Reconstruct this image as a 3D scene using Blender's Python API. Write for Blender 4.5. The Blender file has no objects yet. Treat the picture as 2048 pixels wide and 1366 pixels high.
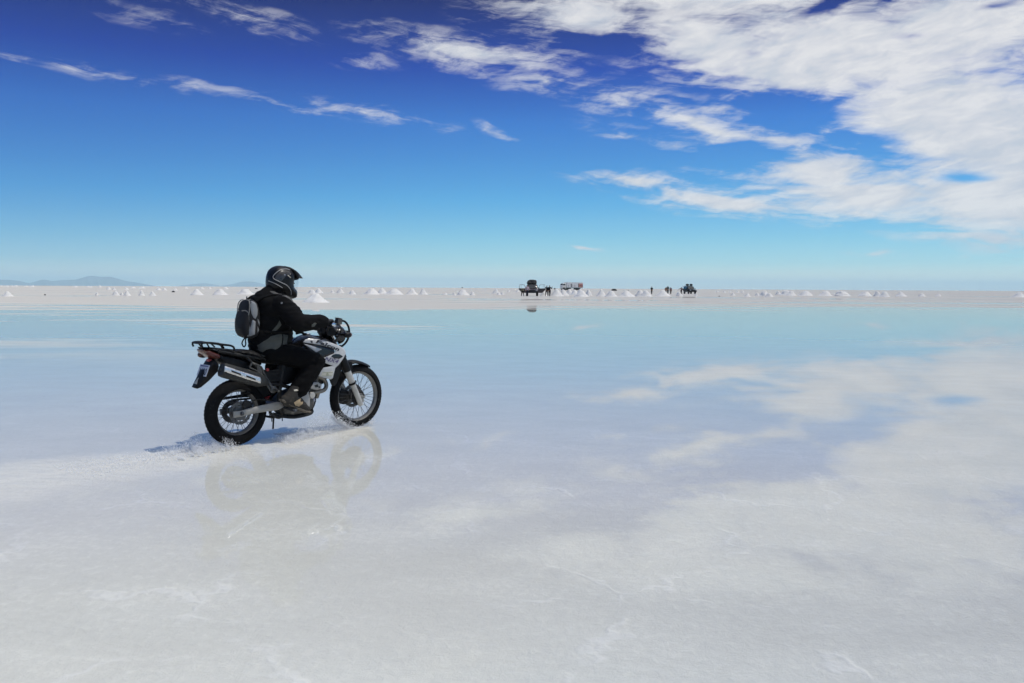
SUNE=2.35
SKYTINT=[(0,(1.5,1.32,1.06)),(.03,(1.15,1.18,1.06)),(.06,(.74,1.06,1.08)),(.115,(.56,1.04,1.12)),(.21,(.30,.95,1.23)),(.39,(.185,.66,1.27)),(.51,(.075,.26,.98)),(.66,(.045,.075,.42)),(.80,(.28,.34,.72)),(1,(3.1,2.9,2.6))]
CLOUDS=[(1480,-15,420,60,2,1.05),(1930,50,260,110,2,1.15),(1600,140,300,70,12,1.1),(1180,25,230,60,4,.95),(1420,90,230,95,25,1),(1720,100,430,120,10,1.1),(1930,250,330,150,25,1.15),(1500,130,210,60,18,.85),
(2050,390,320,110,8,1.15),(1740,390,260,70,12,1.05),(1640,345,150,50,5,1),(1470,405,210,32,10,1.0),(1265,360,150,18,5,.85),
(1265,205,150,40,12,.62),(1410,255,190,34,16,.86),(1370,388,100,20,22,.8),(1440,222,170,30,14,.55),(1520,262,160,26,14,.62),(1540,290,140,26,8,.75),(950,107,235,34,6,.85),(720,118,80,14,2,.42),(1090,165,95,26,3,.72),
(520,45,115,24,8,.52),(300,40,110,20,8,.33),(360,5,110,14,5,.40),(95,122,175,13,9,.53),(215,145,100,14,8,.42),(540,203,190,15,8,.52),(740,228,180,20,7,.60),
(410,180,60,16,10,.5),(992,262,52,10,24,.55),(1250,270,80,12,2,.56),(1345,290,60,11,8,.52),(1175,491,56,5,-1,.85),(1750,508,60,7,-2,.62),(1440,340,80,14,0,.52),
(1980,480,150,19,5,.85),(1060,85,140,45,5,.42),(360,532,260,6,1,.22),(1500,430,160,14,4,.5),(1220,250,100,30,10,.3)]
HOLES=[(1590,225,115,36,10,1.3),(1450,188,80,12,6,.45),(1470,312,80,30,5,1.1),(1730,280,80,26,10,.75),(1930,352,55,16,5,.8),(1180,85,120,20,3,.8),(1660,14,70,15,-18,.75),(2000,6,50,10,0,.5),(1850,66,50,10,0,.4),(1780,312,70,12,6,.5)]
SALT_LO=(.628,.626,.562)
SALT_MID=(.672,.671,.602)
SALT_HI=(.715,.713,.643)
SALT_TAN=(.665,.648,.567,1)
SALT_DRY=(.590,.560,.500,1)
SALT_TRK=(.785,.762,.688,1)
SALT_RUT=(.80,.78,.70,1)
HAZE=3.2e-5; HAZEC=(.64,.91,1.0)
import bpy, bmesh, math, random
from mathutils import Vector, Matrix, noise, geometry
R_=math.radians
random.seed(7)
scene=bpy.context.scene
COL=scene.collection
# ------------------------------------------------------------------ camera frame (used for the camera and for sky directions)
FPX=1638.0; CAMH=1.536; PITCH=math.atan((683-575.0)/FPX); ROLL=.0054
cf=Vector((0,math.cos(PITCH),-math.sin(PITCH))); r0=Vector((1,0,0)); u0=r0.cross(cf)
cr=math.cos(ROLL)*r0+math.sin(ROLL)*u0; cu=math.cos(ROLL)*u0-math.sin(ROLL)*r0
def direction(px,py): return ((px-1024)/FPX*cr-(py-683)/FPX*cu+cf).normalized()
def azel(px,py):
    d=direction(px,py); return math.atan2(d.x,d.y), math.asin(d.z)
REARTH=6371000.0
def ground_z(x,y): return -(x*x+y*y)/(2*REARTH)
def ground_at(px,py):
    d=direction(px,py); t=CAMH/-d.z
    for _ in range(8):
        x,y=d.x*t,d.y*t
        t=(CAMH-ground_z(x,y))/-d.z
    return Vector((d.x*t,d.y*t,ground_z(d.x*t,d.y*t)))
cam=bpy.data.cameras.new('camera'); co=bpy.data.objects.new('camera',cam); COL.objects.link(co)
cam.sensor_width=36; cam.lens=36*FPX/2048; cam.clip_start=.05; cam.clip_end=200000
m=Matrix((cr,cu,-cf)).transposed().to_4x4(); m.translation=Vector((0,0,CAMH)); co.matrix_world=m
scene.camera=co
scene.view_settings.view_transform='Standard'; scene.view_settings.look='None'; scene.view_settings.exposure=0; scene.view_settings.gamma=1
scene.render.film_transparent=False
cy=scene.cycles
cy.max_bounces=8; cy.diffuse_bounces=3; cy.glossy_bounces=4; cy.transmission_bounces=8; cy.transparent_max_bounces=12; cy.volume_bounces=1
cy.use_denoising=True
cy.use_adaptive_sampling=True; cy.adaptive_threshold=.02; cy.adaptive_min_samples=24
cy.caustics_reflective=False; cy.caustics_refractive=False
# ------------------------------------------------------------------ node helper
class NT:
    def __init__(s,tree): s.t=tree; tree.nodes.clear()
    def n(s,typ,**k):
        nd=s.t.nodes.new(typ)
        ins=k.pop('ins',{})
        for a,b in k.items(): setattr(nd,a,b)
        for a,b in ins.items(): s.set(nd.inputs[a],b)
        return nd
    def set(s,sock,v):
        if isinstance(v,bpy.types.NodeSocket): s.t.links.new(v,sock)
        elif isinstance(v,bpy.types.Node): s.t.links.new(v.outputs[0],sock)
        else: sock.default_value=v
    def math(s,op,a,b=0.0,c=0.0,clamp=False):
        nd=s.n('ShaderNodeMath',operation=op,use_clamp=clamp)
        s.set(nd.inputs[0],a); s.set(nd.inputs[1],b)
        if op in('MULTIPLY_ADD','SMOOTH_MAX','WRAP','COMPARE'): s.set(nd.inputs[2],c)
        return nd.outputs[0]
    def vmath(s,op,a,b=None,scale=None):
        nd=s.n('ShaderNodeVectorMath',operation=op); s.set(nd.inputs[0],a)
        if b is not None: s.set(nd.inputs[1],b)
        if scale is not None: s.set(nd.inputs['Scale'],scale)
        return nd.outputs['Value'] if op in('LENGTH','DOT_PRODUCT','DISTANCE') else nd.outputs[0]
    def smooth(s,v,a,b,lo=0.0,hi=1.0,typ='SMOOTHSTEP'):
        nd=s.n('ShaderNodeMapRange',interpolation_type=typ)
        s.set(nd.inputs[0],v); s.set(nd.inputs[1],a); s.set(nd.inputs[2],b); s.set(nd.inputs[3],lo); s.set(nd.inputs[4],hi)
        return nd.outputs[0]
    def noise(s,vec,scale,detail=4,rough=.55,dist=0.0,dim='3D'):
        nd=s.n('ShaderNodeTexNoise',noise_dimensions=dim); s.set(nd.inputs['Vector'],vec)
        nd.inputs['Scale'].default_value=scale; nd.inputs['Detail'].default_value=detail; nd.inputs['Roughness'].default_value=rough; nd.inputs['Distortion'].default_value=dist
        return nd
    def mix(s,f,a,b,typ='MIX'):
        nd=s.n('ShaderNodeMix',data_type='RGBA',blend_type=typ)
        s.set(nd.inputs[0],f); s.set(nd.inputs[6],a); s.set(nd.inputs[7],b); return nd.outputs[2]
    def ramp(s,f,stops,interp='LINEAR'):
        nd=s.n('ShaderNodeValToRGB'); cr_=nd.color_ramp; cr_.interpolation=interp
        while len(cr_.elements)<len(stops): cr_.elements.new(.5)
        for e,(p,c) in zip(cr_.elements,stops): e.position=p; e.color=(*c,1) if len(c)==3 else c
        s.set(nd.inputs[0],f); return nd.outputs[0]
    def mapping(s,vec,loc=(0,0,0),rot=(0,0,0),scale=(1,1,1),typ='POINT'):
        nd=s.n('ShaderNodeMapping',vector_type=typ); s.set(nd.inputs[0],vec)
        nd.inputs[1].default_value=loc; nd.inputs[2].default_value=rot; nd.inputs[3].default_value=scale; return nd.outputs[0]
    def comb(s,x,y,z=0.0):
        nd=s.n('ShaderNodeCombineXYZ'); s.set(nd.inputs[0],x); s.set(nd.inputs[1],y); s.set(nd.inputs[2],z); return nd.outputs[0]
    def sep(s,v):
        nd=s.n('ShaderNodeSeparateXYZ'); s.set(nd.inputs[0],v); return nd.outputs
def lin(r,g,b):
    f=lambda c: c/12.92 if c<=.04045 else ((c+.055)/1.055)**2.4
    return (f(r/255),f(g/255),f(b/255))
# ------------------------------------------------------------------ sky: sun, atmosphere and cirrus clouds as a function of direction
SUN_EL=R_(65); SUN_AZ=R_(88)   # azimuth clockwise from +Y
world=bpy.data.worlds.new('World'); scene.world=world; world.use_nodes=True
w=NT(world.node_tree)
out=w.n('ShaderNodeOutputWorld'); bg=w.n('ShaderNodeBackground'); world.cycles.sampling_method='MANUAL'; world.cycles.sample_map_resolution=512; w.set(out.inputs[0],bg.outputs[0])
STR=.1; bg.inputs[1].default_value=STR
sky=w.n('ShaderNodeTexSky',sky_type='NISHITA'); sky.sun_disc=False; sky.sun_elevation=SUN_EL; sky.sun_rotation=SUN_AZ
sky.altitude=3650; sky.air_density=1.0; sky.dust_density=.3; sky.ozone_density=2.5
tc=w.n('ShaderNodeTexCoord'); D=w.vmath('NORMALIZE',tc.outputs['Generated'])
dx,dy,dz=w.sep(D)
A=w.math('ARCTAN2',dx,dy); E=w.math('ARCSINE',dz)
EP=w.math('ABSOLUTE',E)
# clear sky: polarised deep blue in view, brightened overhead as added fill light
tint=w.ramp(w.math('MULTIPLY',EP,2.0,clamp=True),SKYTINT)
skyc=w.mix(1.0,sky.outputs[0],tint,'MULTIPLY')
leftc=w.mix(w.smooth(A,-.66,.05),(.74,.76,.86,1),(1.10,1.04,1.0,1))
skyc=w.mix(1.0,skyc,leftc,'MULTIPLY')
# clouds
P0=w.comb(A,E,0.0)
wv=w.noise(w.vmath('MULTIPLY',P0,(6,17,1)),1.0,3,.6,dim='2D')
warp=w.vmath('MULTIPLY',w.vmath('SUBTRACT',wv.outputs['Color'],(.5,.5,.5)),(.075,.022,0))
PW=w.vmath('ADD',P0,warp)
ROT={}
def blobs(lst):
    acc=0.0
    for (px,py,hl,hw,ang,st) in lst:
        ga=min((-12,2,8,22),key=lambda t:abs(t-ang)); t=R_(ga)
        if ga not in ROT:
            ROT[ga]=w.comb(w.vmath('DOT_PRODUCT',PW,(math.cos(t),-math.sin(t),0)),w.vmath('DOT_PRODUCT',PW,(math.sin(t),math.cos(t),0)),0.0)
        a,e=azel(px,py)
        a,e=a*math.cos(t)-e*math.sin(t), a*math.sin(t)+e*math.cos(t)
        sx,sy=FPX/hl,FPX/hw
        nd=w.n('ShaderNodeVectorMath',operation='MULTIPLY_ADD'); w.set(nd.inputs[0],ROT[ga]); nd.inputs[1].default_value=(sx,sy,0); nd.inputs[2].default_value=(-a*sx,-e*sy,0)
        l=w.vmath('LENGTH',nd.outputs[0])
        g=w.math('MULTIPLY_ADD',l,-st/1.15,st*1.3/1.15)
        acc=w.math('MAXIMUM',acc,g)
    return acc
G=w.math('MULTIPLY',blobs(CLOUDS),.98); Hh=w.smooth(blobs(HOLES),0,1.0,0,1.1)
# high cover above the frame
hi=w.noise(w.vmath('MULTIPLY',P0,(2.2,5,1)),1.0,2,.5,dim='2D').outputs[0]
hi=w.math('MULTIPLY',w.smooth(E,.33,.5),w.smooth(w.math('ADD',hi,w.math('MULTIPLY',A,.16)),.38,.66))
G=w.math('MAXIMUM',G,w.math('MULTIPLY',hi,.9))
def rotv(deg,sx,sy):
    t=R_(deg); c_,s_=math.cos(t),math.sin(t)
    return w.comb(w.vmath('DOT_PRODUCT',PW,(c_*sx,-s_*sx,0)),w.vmath('DOT_PRODUCT',PW,(s_*sy,c_*sy,0)),0.0)
st1=w.noise(rotv(8,9,90),1.0,6,.66,.15,dim='2D').outputs[0]
st2=w.noise(rotv(-10,20,64),1.0,5,.64,.1,dim='2D').outputs[0]
f1=w.math('MULTIPLY_ADD',st1,2.6,-1.3); f2=w.math('MULTIPLY_ADD',st2,2.2,-1.1)
edge=w.math('MULTIPLY',w.smooth(G,.0,.22),w.smooth(G,.45,1.0,1.0,.13))
c=w.math('ADD',w.math('SUBTRACT',G,w.math('MULTIPLY',Hh,.9)),w.math('MULTIPLY',w.math('ADD',f1,f2),w.math('MULTIPLY',edge,.84)))
cov=w.math('MULTIPLY',w.smooth(c,.04,.98,0,.97),w.smooth(G,.2,.9,.34,1.0))
cl=w.ramp(w.smooth(w.math('ADD',w.math('MULTIPLY',st2,.75),w.math('MULTIPLY',wv.outputs[0],.35)),.40,.68,typ='LINEAR'),[(0,tuple(x/STR for x in lin(200,207,218))),(.5,tuple(x/STR for x in lin(216,218,224))),(1,tuple(x/STR for x in lin(230,230,232)))])
skyfin=w.mix(cov,skyc,cl)
w.set(bg.inputs[0],skyfin)
# ------------------------------------------------------------------ sun lamp
sl=bpy.data.lights.new('sun','SUN'); sl.energy=SUNE; sl.angle=R_(.53); sl.color=(1,.955,.89)
so=bpy.data.objects.new('sun',sl); COL.objects.link(so)
sd=Vector((math.cos(SUN_EL)*math.sin(SUN_AZ),math.cos(SUN_EL)*math.cos(SUN_AZ),math.sin(SUN_EL)))
so.rotation_euler=sd.to_track_quat('Z','Y').to_euler(); so.location=(20,0,30)
# ------------------------------------------------------------------ ground: one sheet following the earth's curve to the horizon
def new_mat(name):
    m=bpy.data.materials.new(name); m.use_nodes=True; return m,NT(m.node_tree)
BO=Vector((-2.6556,7.8292,0)); BTH=.84177
def ground_mesh():
    me=bpy.data.meshes.new('salt_flat'); vs=[(0,0,0)]; fs=[]
    rs=[.5]
    while rs[-1]<70000: rs.append(rs[-1]*1.13)
    n=144
    for r in rs:
        for k in range(n):
            a=2*math.pi*k/n; vs.append((r*math.sin(a),r*math.cos(a),-r*r/(2*REARTH)))
    for k in range(n): fs.append((0,1+(k+1)%n,1+k))
    for i in range(len(rs)-1):
        for k in range(n):
            a=1+i*n+k; b=1+i*n+(k+1)%n; fs.append((a,b,b+n,a+n))
    me.from_pydata(vs,[],fs); me.update()
    for p in me.polygons: p.use_smooth=True
    return me
gm,g=new_mat('wet salt')
o_=g.n('ShaderNodeOutputMaterial')
geo=g.n('ShaderNodeNewGeometry'); POS=geo.outputs['Position']
gx,gy,gz=g.sep(POS)
dist=g.vmath('LENGTH',POS)
# how much of the crust stands dry above the film of water
n1=g.noise(g.mapping(POS,scale=(.012,.035,1)),1.0,4,.6,dim='2D').outputs[0]
n2=g.noise(g.mapping(POS,scale=(.05,.16,1)),1.0,5,.65,dim='2D').outputs[0]
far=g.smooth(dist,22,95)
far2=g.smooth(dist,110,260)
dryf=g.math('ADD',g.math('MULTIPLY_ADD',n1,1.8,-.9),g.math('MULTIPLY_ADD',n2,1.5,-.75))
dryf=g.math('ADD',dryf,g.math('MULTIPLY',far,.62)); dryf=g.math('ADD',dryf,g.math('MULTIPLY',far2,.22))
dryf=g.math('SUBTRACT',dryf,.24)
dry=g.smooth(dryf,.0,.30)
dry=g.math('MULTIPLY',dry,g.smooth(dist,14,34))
# the strip of water stirred up by the wheels, along the line of travel
fx,fy=math.cos(BTH),math.sin(BTH)
rel=g.vmath('SUBTRACT',POS,(BO.x,BO.y,0))
al=g.vmath('DOT_PRODUCT',rel,(fx,fy,0)); ac=g.vmath('DOT_PRODUCT',rel,(-fy,fx,0))
tn=g.noise(g.mapping(POS,scale=(2.2,2.2,1)),1.0,5,.65,dim='2D').outputs[0]
acw=g.math('ADD',ac,g.math('MULTIPLY_ADD',tn,.5,-.25))
near_=g.smooth(al,1.75,.5,.12,.80,typ='LINEAR'); far_=g.smooth(al,-.2,-2.6,.10,1.25,typ='LINEAR')
acs=g.math('DIVIDE',acw,g.math('ADD',g.math('MULTIPLY',g.math('LESS_THAN',acw,0.0),near_),g.math('MULTIPLY',g.math('GREATER_THAN',acw,0.0),far_)))
trk=g.math('SUBTRACT',1.0,g.smooth(g.math('ABSOLUTE',acs),.45,1.25))
trk=g.math('MULTIPLY',trk,g.smooth(al,1.75,1.30))
tn2=g.noise(g.mapping(POS,rot=(0,0,-BTH),scale=(3,11,1)),1.0,4,.6,.2,dim='2D').outputs[0]
trk=g.math('MULTIPLY',trk,g.smooth(tn2,.2,.62,.55,1.0))
rut=g.math('SUBTRACT',1.0,g.smooth(g.math('ABSOLUTE',g.math('ADD',ac,g.math('MULTIPLY_ADD',tn,.06,-.03))),.03,.09))
rut=g.math('MULTIPLY',rut,g.smooth(al,-.1,-.5))
# salt crystals in the near field
c1=g.noise(g.mapping(POS,scale=(16,16,1)),1.0,6,.72,.15,dim='2D').outputs[0]
c2=g.noise(g.mapping(POS,rot=(0,0,R_(25)),scale=(.9,1.7,1)),1.0,5,.62,.15,dim='2D').outputs[0]
c3=g.noise(POS,60.0,3,.7,0,dim='2D').outputs[0]
c4=g.noise(g.mapping(POS,scale=(.35,.6,1)),1.0,3,.55,dim='2D').outputs[0]
base=g.ramp(g.math('ADD',g.math('MULTIPLY',c1,.45),g.math('MULTIPLY',c2,.55)),[(.34,SALT_LO),(.5,SALT_MID),(.66,SALT_HI)])
base=g.mix(g.smooth(c4,.3,.7,0,.30),base,SALT_TAN)
vp=g.vmath('ADD',POS,g.vmath('MULTIPLY',g.vmath('SUBTRACT',g.noise(POS,1.3,4,.6,dim='2D').outputs['Color'],(.5,.5,.5)),(.9,.9,0)))
vo=g.n('ShaderNodeTexVoronoi',feature='DISTANCE_TO_EDGE',voronoi_dimensions='2D'); g.set(vo.inputs['Vector'],vp); vo.inputs['Scale'].default_value=.75
ridge=g.math('MULTIPLY',g.smooth(vo.outputs['Distance'],.035,.0),g.math('MULTIPLY',g.smooth(c2,.42,.62),g.smooth(dist,16,3)))
base=g.mix(g.math('MULTIPLY',ridge,.55),base,(.78,.775,.72,1))
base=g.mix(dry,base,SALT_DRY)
base=g.mix(g.math('MULTIPLY',trk,.7),base,SALT_TRK)
base=g.mix(g.math('MULTIPLY',rut,.6),base,SALT_RUT)
nearf=g.smooth(dist,45,4)
h=g.math('ADD',g.math('ADD',g.math('MULTIPLY',c1,.011),g.math('MULTIPLY',ridge,.006)),g.math('MULTIPLY',c3,.0025))
h=g.math('ADD',h,g.math('MULTIPLY',g.math('MULTIPLY',g.math('ADD',tn2,c1),trk),.014))
bmp=g.n('ShaderNodeBump'); g.set(bmp.inputs['Height'],h); g.set(bmp.inputs['Strength'],g.math('MULTIPLY',nearf,.62)); bmp.inputs['Distance'].default_value=1.0
dif=g.n('ShaderNodeBsdfDiffuse'); g.set(dif.inputs['Color'],base); g.set(dif.inputs['Normal'],bmp.outputs[0]); dif.inputs['Roughness'].default_value=.6
# the film of water: mirror by Fresnel, with faint ripples
rp=g.noise(g.mapping(POS,rot=(0,0,R_(20)),scale=(3.0,7,1)),1.0,3,.6,.3,dim='2D').outputs[0]
rp2=g.noise(POS,30.0,3,.7,dim='2D').outputs[0]
rh=g.math('ADD',g.math('MULTIPLY',rp,.0012),g.math('MULTIPLY',rp2,.00012))
rh=g.math('ADD',rh,g.math('MULTIPLY',g.math('MULTIPLY',c1,trk),.004))
b2=g.n('ShaderNodeBump'); g.set(b2.inputs['Height'],rh); b2.inputs['Distance'].default_value=1.0
g.set(b2.inputs['Strength'],g.math('ADD',g.smooth(dist,14,3,.005,.12),g.math('MULTIPLY',trk,.4)))
gl=g.n('ShaderNodeBsdfGlossy'); g.set(gl.inputs['Normal'],b2.outputs[0]); gl.distribution='GGX'
g.set(gl.inputs['Roughness'],g.math('ADD',g.math('MULTIPLY_ADD',trk,.07,.010),g.math('MULTIPLY',g.smooth(c2,.45,.7),.02)))
fr=g.n('ShaderNodeFresnel'); fr.inputs[0].default_value=1.37; g.set(fr.inputs[1],b2.outputs[0])
exposed=g.math('MULTIPLY',g.smooth(g.math('ADD',c1,g.math('MULTIPLY',c2,.55)),.80,.98),g.smooth(dist,9,3.5))
wet=g.math('MULTIPLY',g.math('SUBTRACT',1.0,g.math('MULTIPLY',dry,.96)),g.math('SUBTRACT',1.0,g.math('MULTIPLY',exposed,.25)))
wet=g.math('MULTIPLY',wet,g.math('SUBTRACT',1.0,g.math('MULTIPLY',trk,.42)))
wet=g.math('MULTIPLY',wet,g.smooth(dist,7,24,.97,1.0))
fac=g.math('MULTIPLY',fr.outputs[0],wet)
mx=g.n('ShaderNodeMixShader'); g.set(mx.inputs[0],fac); g.set(mx.inputs[1],dif.outputs[0]); g.set(mx.inputs[2],gl.outputs[0])
g.set(o_.inputs[0],mx.outputs[0])
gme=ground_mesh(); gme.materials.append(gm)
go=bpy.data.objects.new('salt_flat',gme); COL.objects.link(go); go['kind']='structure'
# ------------------------------------------------------------------ far mountains, beyond the horizon
def mountains():
    prof=[[(-40,560),(0,559.3),(20,559.7),(39,562),(57,566),(68,564),(84,559),(94,559.7),(102,562.2),(115,561),(135,559.7),(152,559.3),(166,555),(182,551),(201,553.8),(221,553.4),(234,557),(252,562),(270,564.5),(289,568),(310,571.5)],
          [(352,572),(372,570),(390,567.5),(410,566.5),(428,568.5),(446,572)],[(440,572),(468,567.5),(483,563.5),(500,562.5),(515,565),(528,568.5),(545,572)]]
    me=bpy.data.meshes.new('mountains'); vs=[]; fs=[]
    rnd=random.Random(3)
    DM=[46000,52000,50000]
    for pr,dm in zip(prof,DM):
        # ridge heights sampled along the range; front and back slopes with spurs
        xs=[]; x=pr[0][0]
        while x<=pr[-1][0]: xs.append(x); x+=2.0
        rows=9; base=len(vs)
        for x in xs:
            for (a,b) in zip(pr,pr[1:]):
                if a[0]<=x<=b[0]: yv=a[1]+(b[1]-a[1])*(x-a[0])/(b[0]-a[0]); break
            d=direction(x,yv); hd=math.hypot(d.x,d.y); 
            az=math.atan2(d.x,d.y); top=CAMH+dm*d.z/hd
            zb=-dm*dm/(2*REARTH)-60
            for j in range(-rows,rows+1):
                f=abs(j)/rows; rr=dm+j/rows*5200
                hgt=zb+(top-zb)*((1-f)**1.15)
                if 0<f<1: hgt+=(top-zb)*.16*(noise.noise(Vector((az*160,j*.7,dm)))+.6*noise.noise(Vector((az*420,j*1.3,7))))*min(f,1-f)*3
                vs.append((rr*math.sin(az),rr*math.cos(az),hgt))
        nr=2*rows+1
        for i in range(len(xs)-1):
            for j in range(nr-1):
                a=base+i*nr+j; fs.append((a,a+1,a+nr+1,a+nr))
    me.from_pydata(vs,[],fs); me.update()
    for p in me.polygons: p.use_smooth=True
    return me
mm,q=new_mat('far rock')
o2=q.n('ShaderNodeOutputMaterial'); ge=q.n('ShaderNodeNewGeometry')
nn=q.noise(q.mapping(ge.outputs['Position'],scale=(.0006,.0006,.002)),1.0,6,.6).outputs[0]
pb=q.n('ShaderNodeBsdfPrincipled'); pb.inputs['Roughness'].default_value=.95
q.set(pb.inputs['Base Color'],q.ramp(nn,[(.3,(.075,.085,.10)),(.7,(.13,.145,.165))])); q.set(o2.inputs[0],pb.outputs[0])  # bluish rock tones: part of the haze's blue is put into the colour
mme=mountains(); mme.materials.append(mm)
mo=bpy.data.objects.new('mountains',mme); COL.objects.link(mo); mo['kind']='structure'
# ------------------------------------------------------------------ the air between here and the mountains
if HAZE>0:
    bmh=bmesh.new(); bmesh.ops.create_cube(bmh,size=1.0)
    for v in bmh.verts:
        v.co=Vector((v.co.x*150000,v.co.y*150000,-600 if v.co.z<0 else 700))
    hme=bpy.data.meshes.new('haze'); bmh.to_mesh(hme); bmh.free()
    hm,q=new_mat('thin air'); o3=q.n('ShaderNodeOutputMaterial'); pv=q.n('ShaderNodeVolumePrincipled')
    pv.inputs['Color'].default_value=(*HAZEC,1); pv.inputs['Density'].default_value=HAZE; pv.inputs['Anisotropy'].default_value=.0
    q.set(o3.inputs['Volume'],pv.outputs[0]); hme.materials.append(hm)
    ho=bpy.data.objects.new('haze',hme); COL.objects.link(ho); ho['kind']='stuff'
# ------------------------------------------------------------------ mesh building helpers
def cr_spline(pts,closed=False,step=.01):
    P=[Vector(p) for p in pts]; n=len(P); out=[]
    rng=range(n) if closed else range(n-1)
    for i in rng:
        p1,p2=P[i],P[(i+1)%n]
        p0=P[(i-1)%n] if closed or i>0 else p1*2-p2
        p3=P[(i+2)%n] if closed or i+2<n else p2*2-p1
        k=max(1,int(math.ceil((p2-p1).length/step)))
        for j in range(k):
            t=j/k; out.append(.5*((2*p1)+(p2-p0)*t+(2*p0-5*p1+4*p2-p3)*t*t+(3*p1-p0-3*p2+p3)*t**3))
    if not closed: out.append(P[-1])
    return out
def dens(pts,closed=True,step=.01):
    P=[Vector(p) for p in pts]; out=[]; n=len(P)
    for i in range(n if closed else n-1):
        a,b=P[i],P[(i+1)%n]; k=max(1,int(math.ceil((b-a).length/step)))
        for j in range(k): out.append(a.lerp(b,j/k))
    if not closed: out.append(P[-1])
    return out
def seg_d(p,poly):
    best=9e9; n=len(poly); px,pz=p
    for i in range(n):
        ax,az=poly[i][0],poly[i][1]; bx,bz=poly[(i+1)%n][0],poly[(i+1)%n][1]
        dx,dz=bx-ax,bz-az; L=dx*dx+dz*dz
        t=0 if L==0 else max(0,min(1,((px-ax)*dx+(pz-az)*dz)/L))
        d=(px-ax-t*dx)**2+(pz-az-t*dz)**2
        if d<best: best=d
    return math.sqrt(best)
def inside(p,poly):
    x,y=p; c=False; n=len(poly); j=n-1
    for i in range(n):
        xi,yi=poly[i][0],poly[i][1]; xj,yj=poly[j][0],poly[j][1]
        if (yi>y)!=(yj>y) and x<(xj-xi)*(y-yi)/(yj-yi)+xi: c=not c
        j=i
    return c
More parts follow.
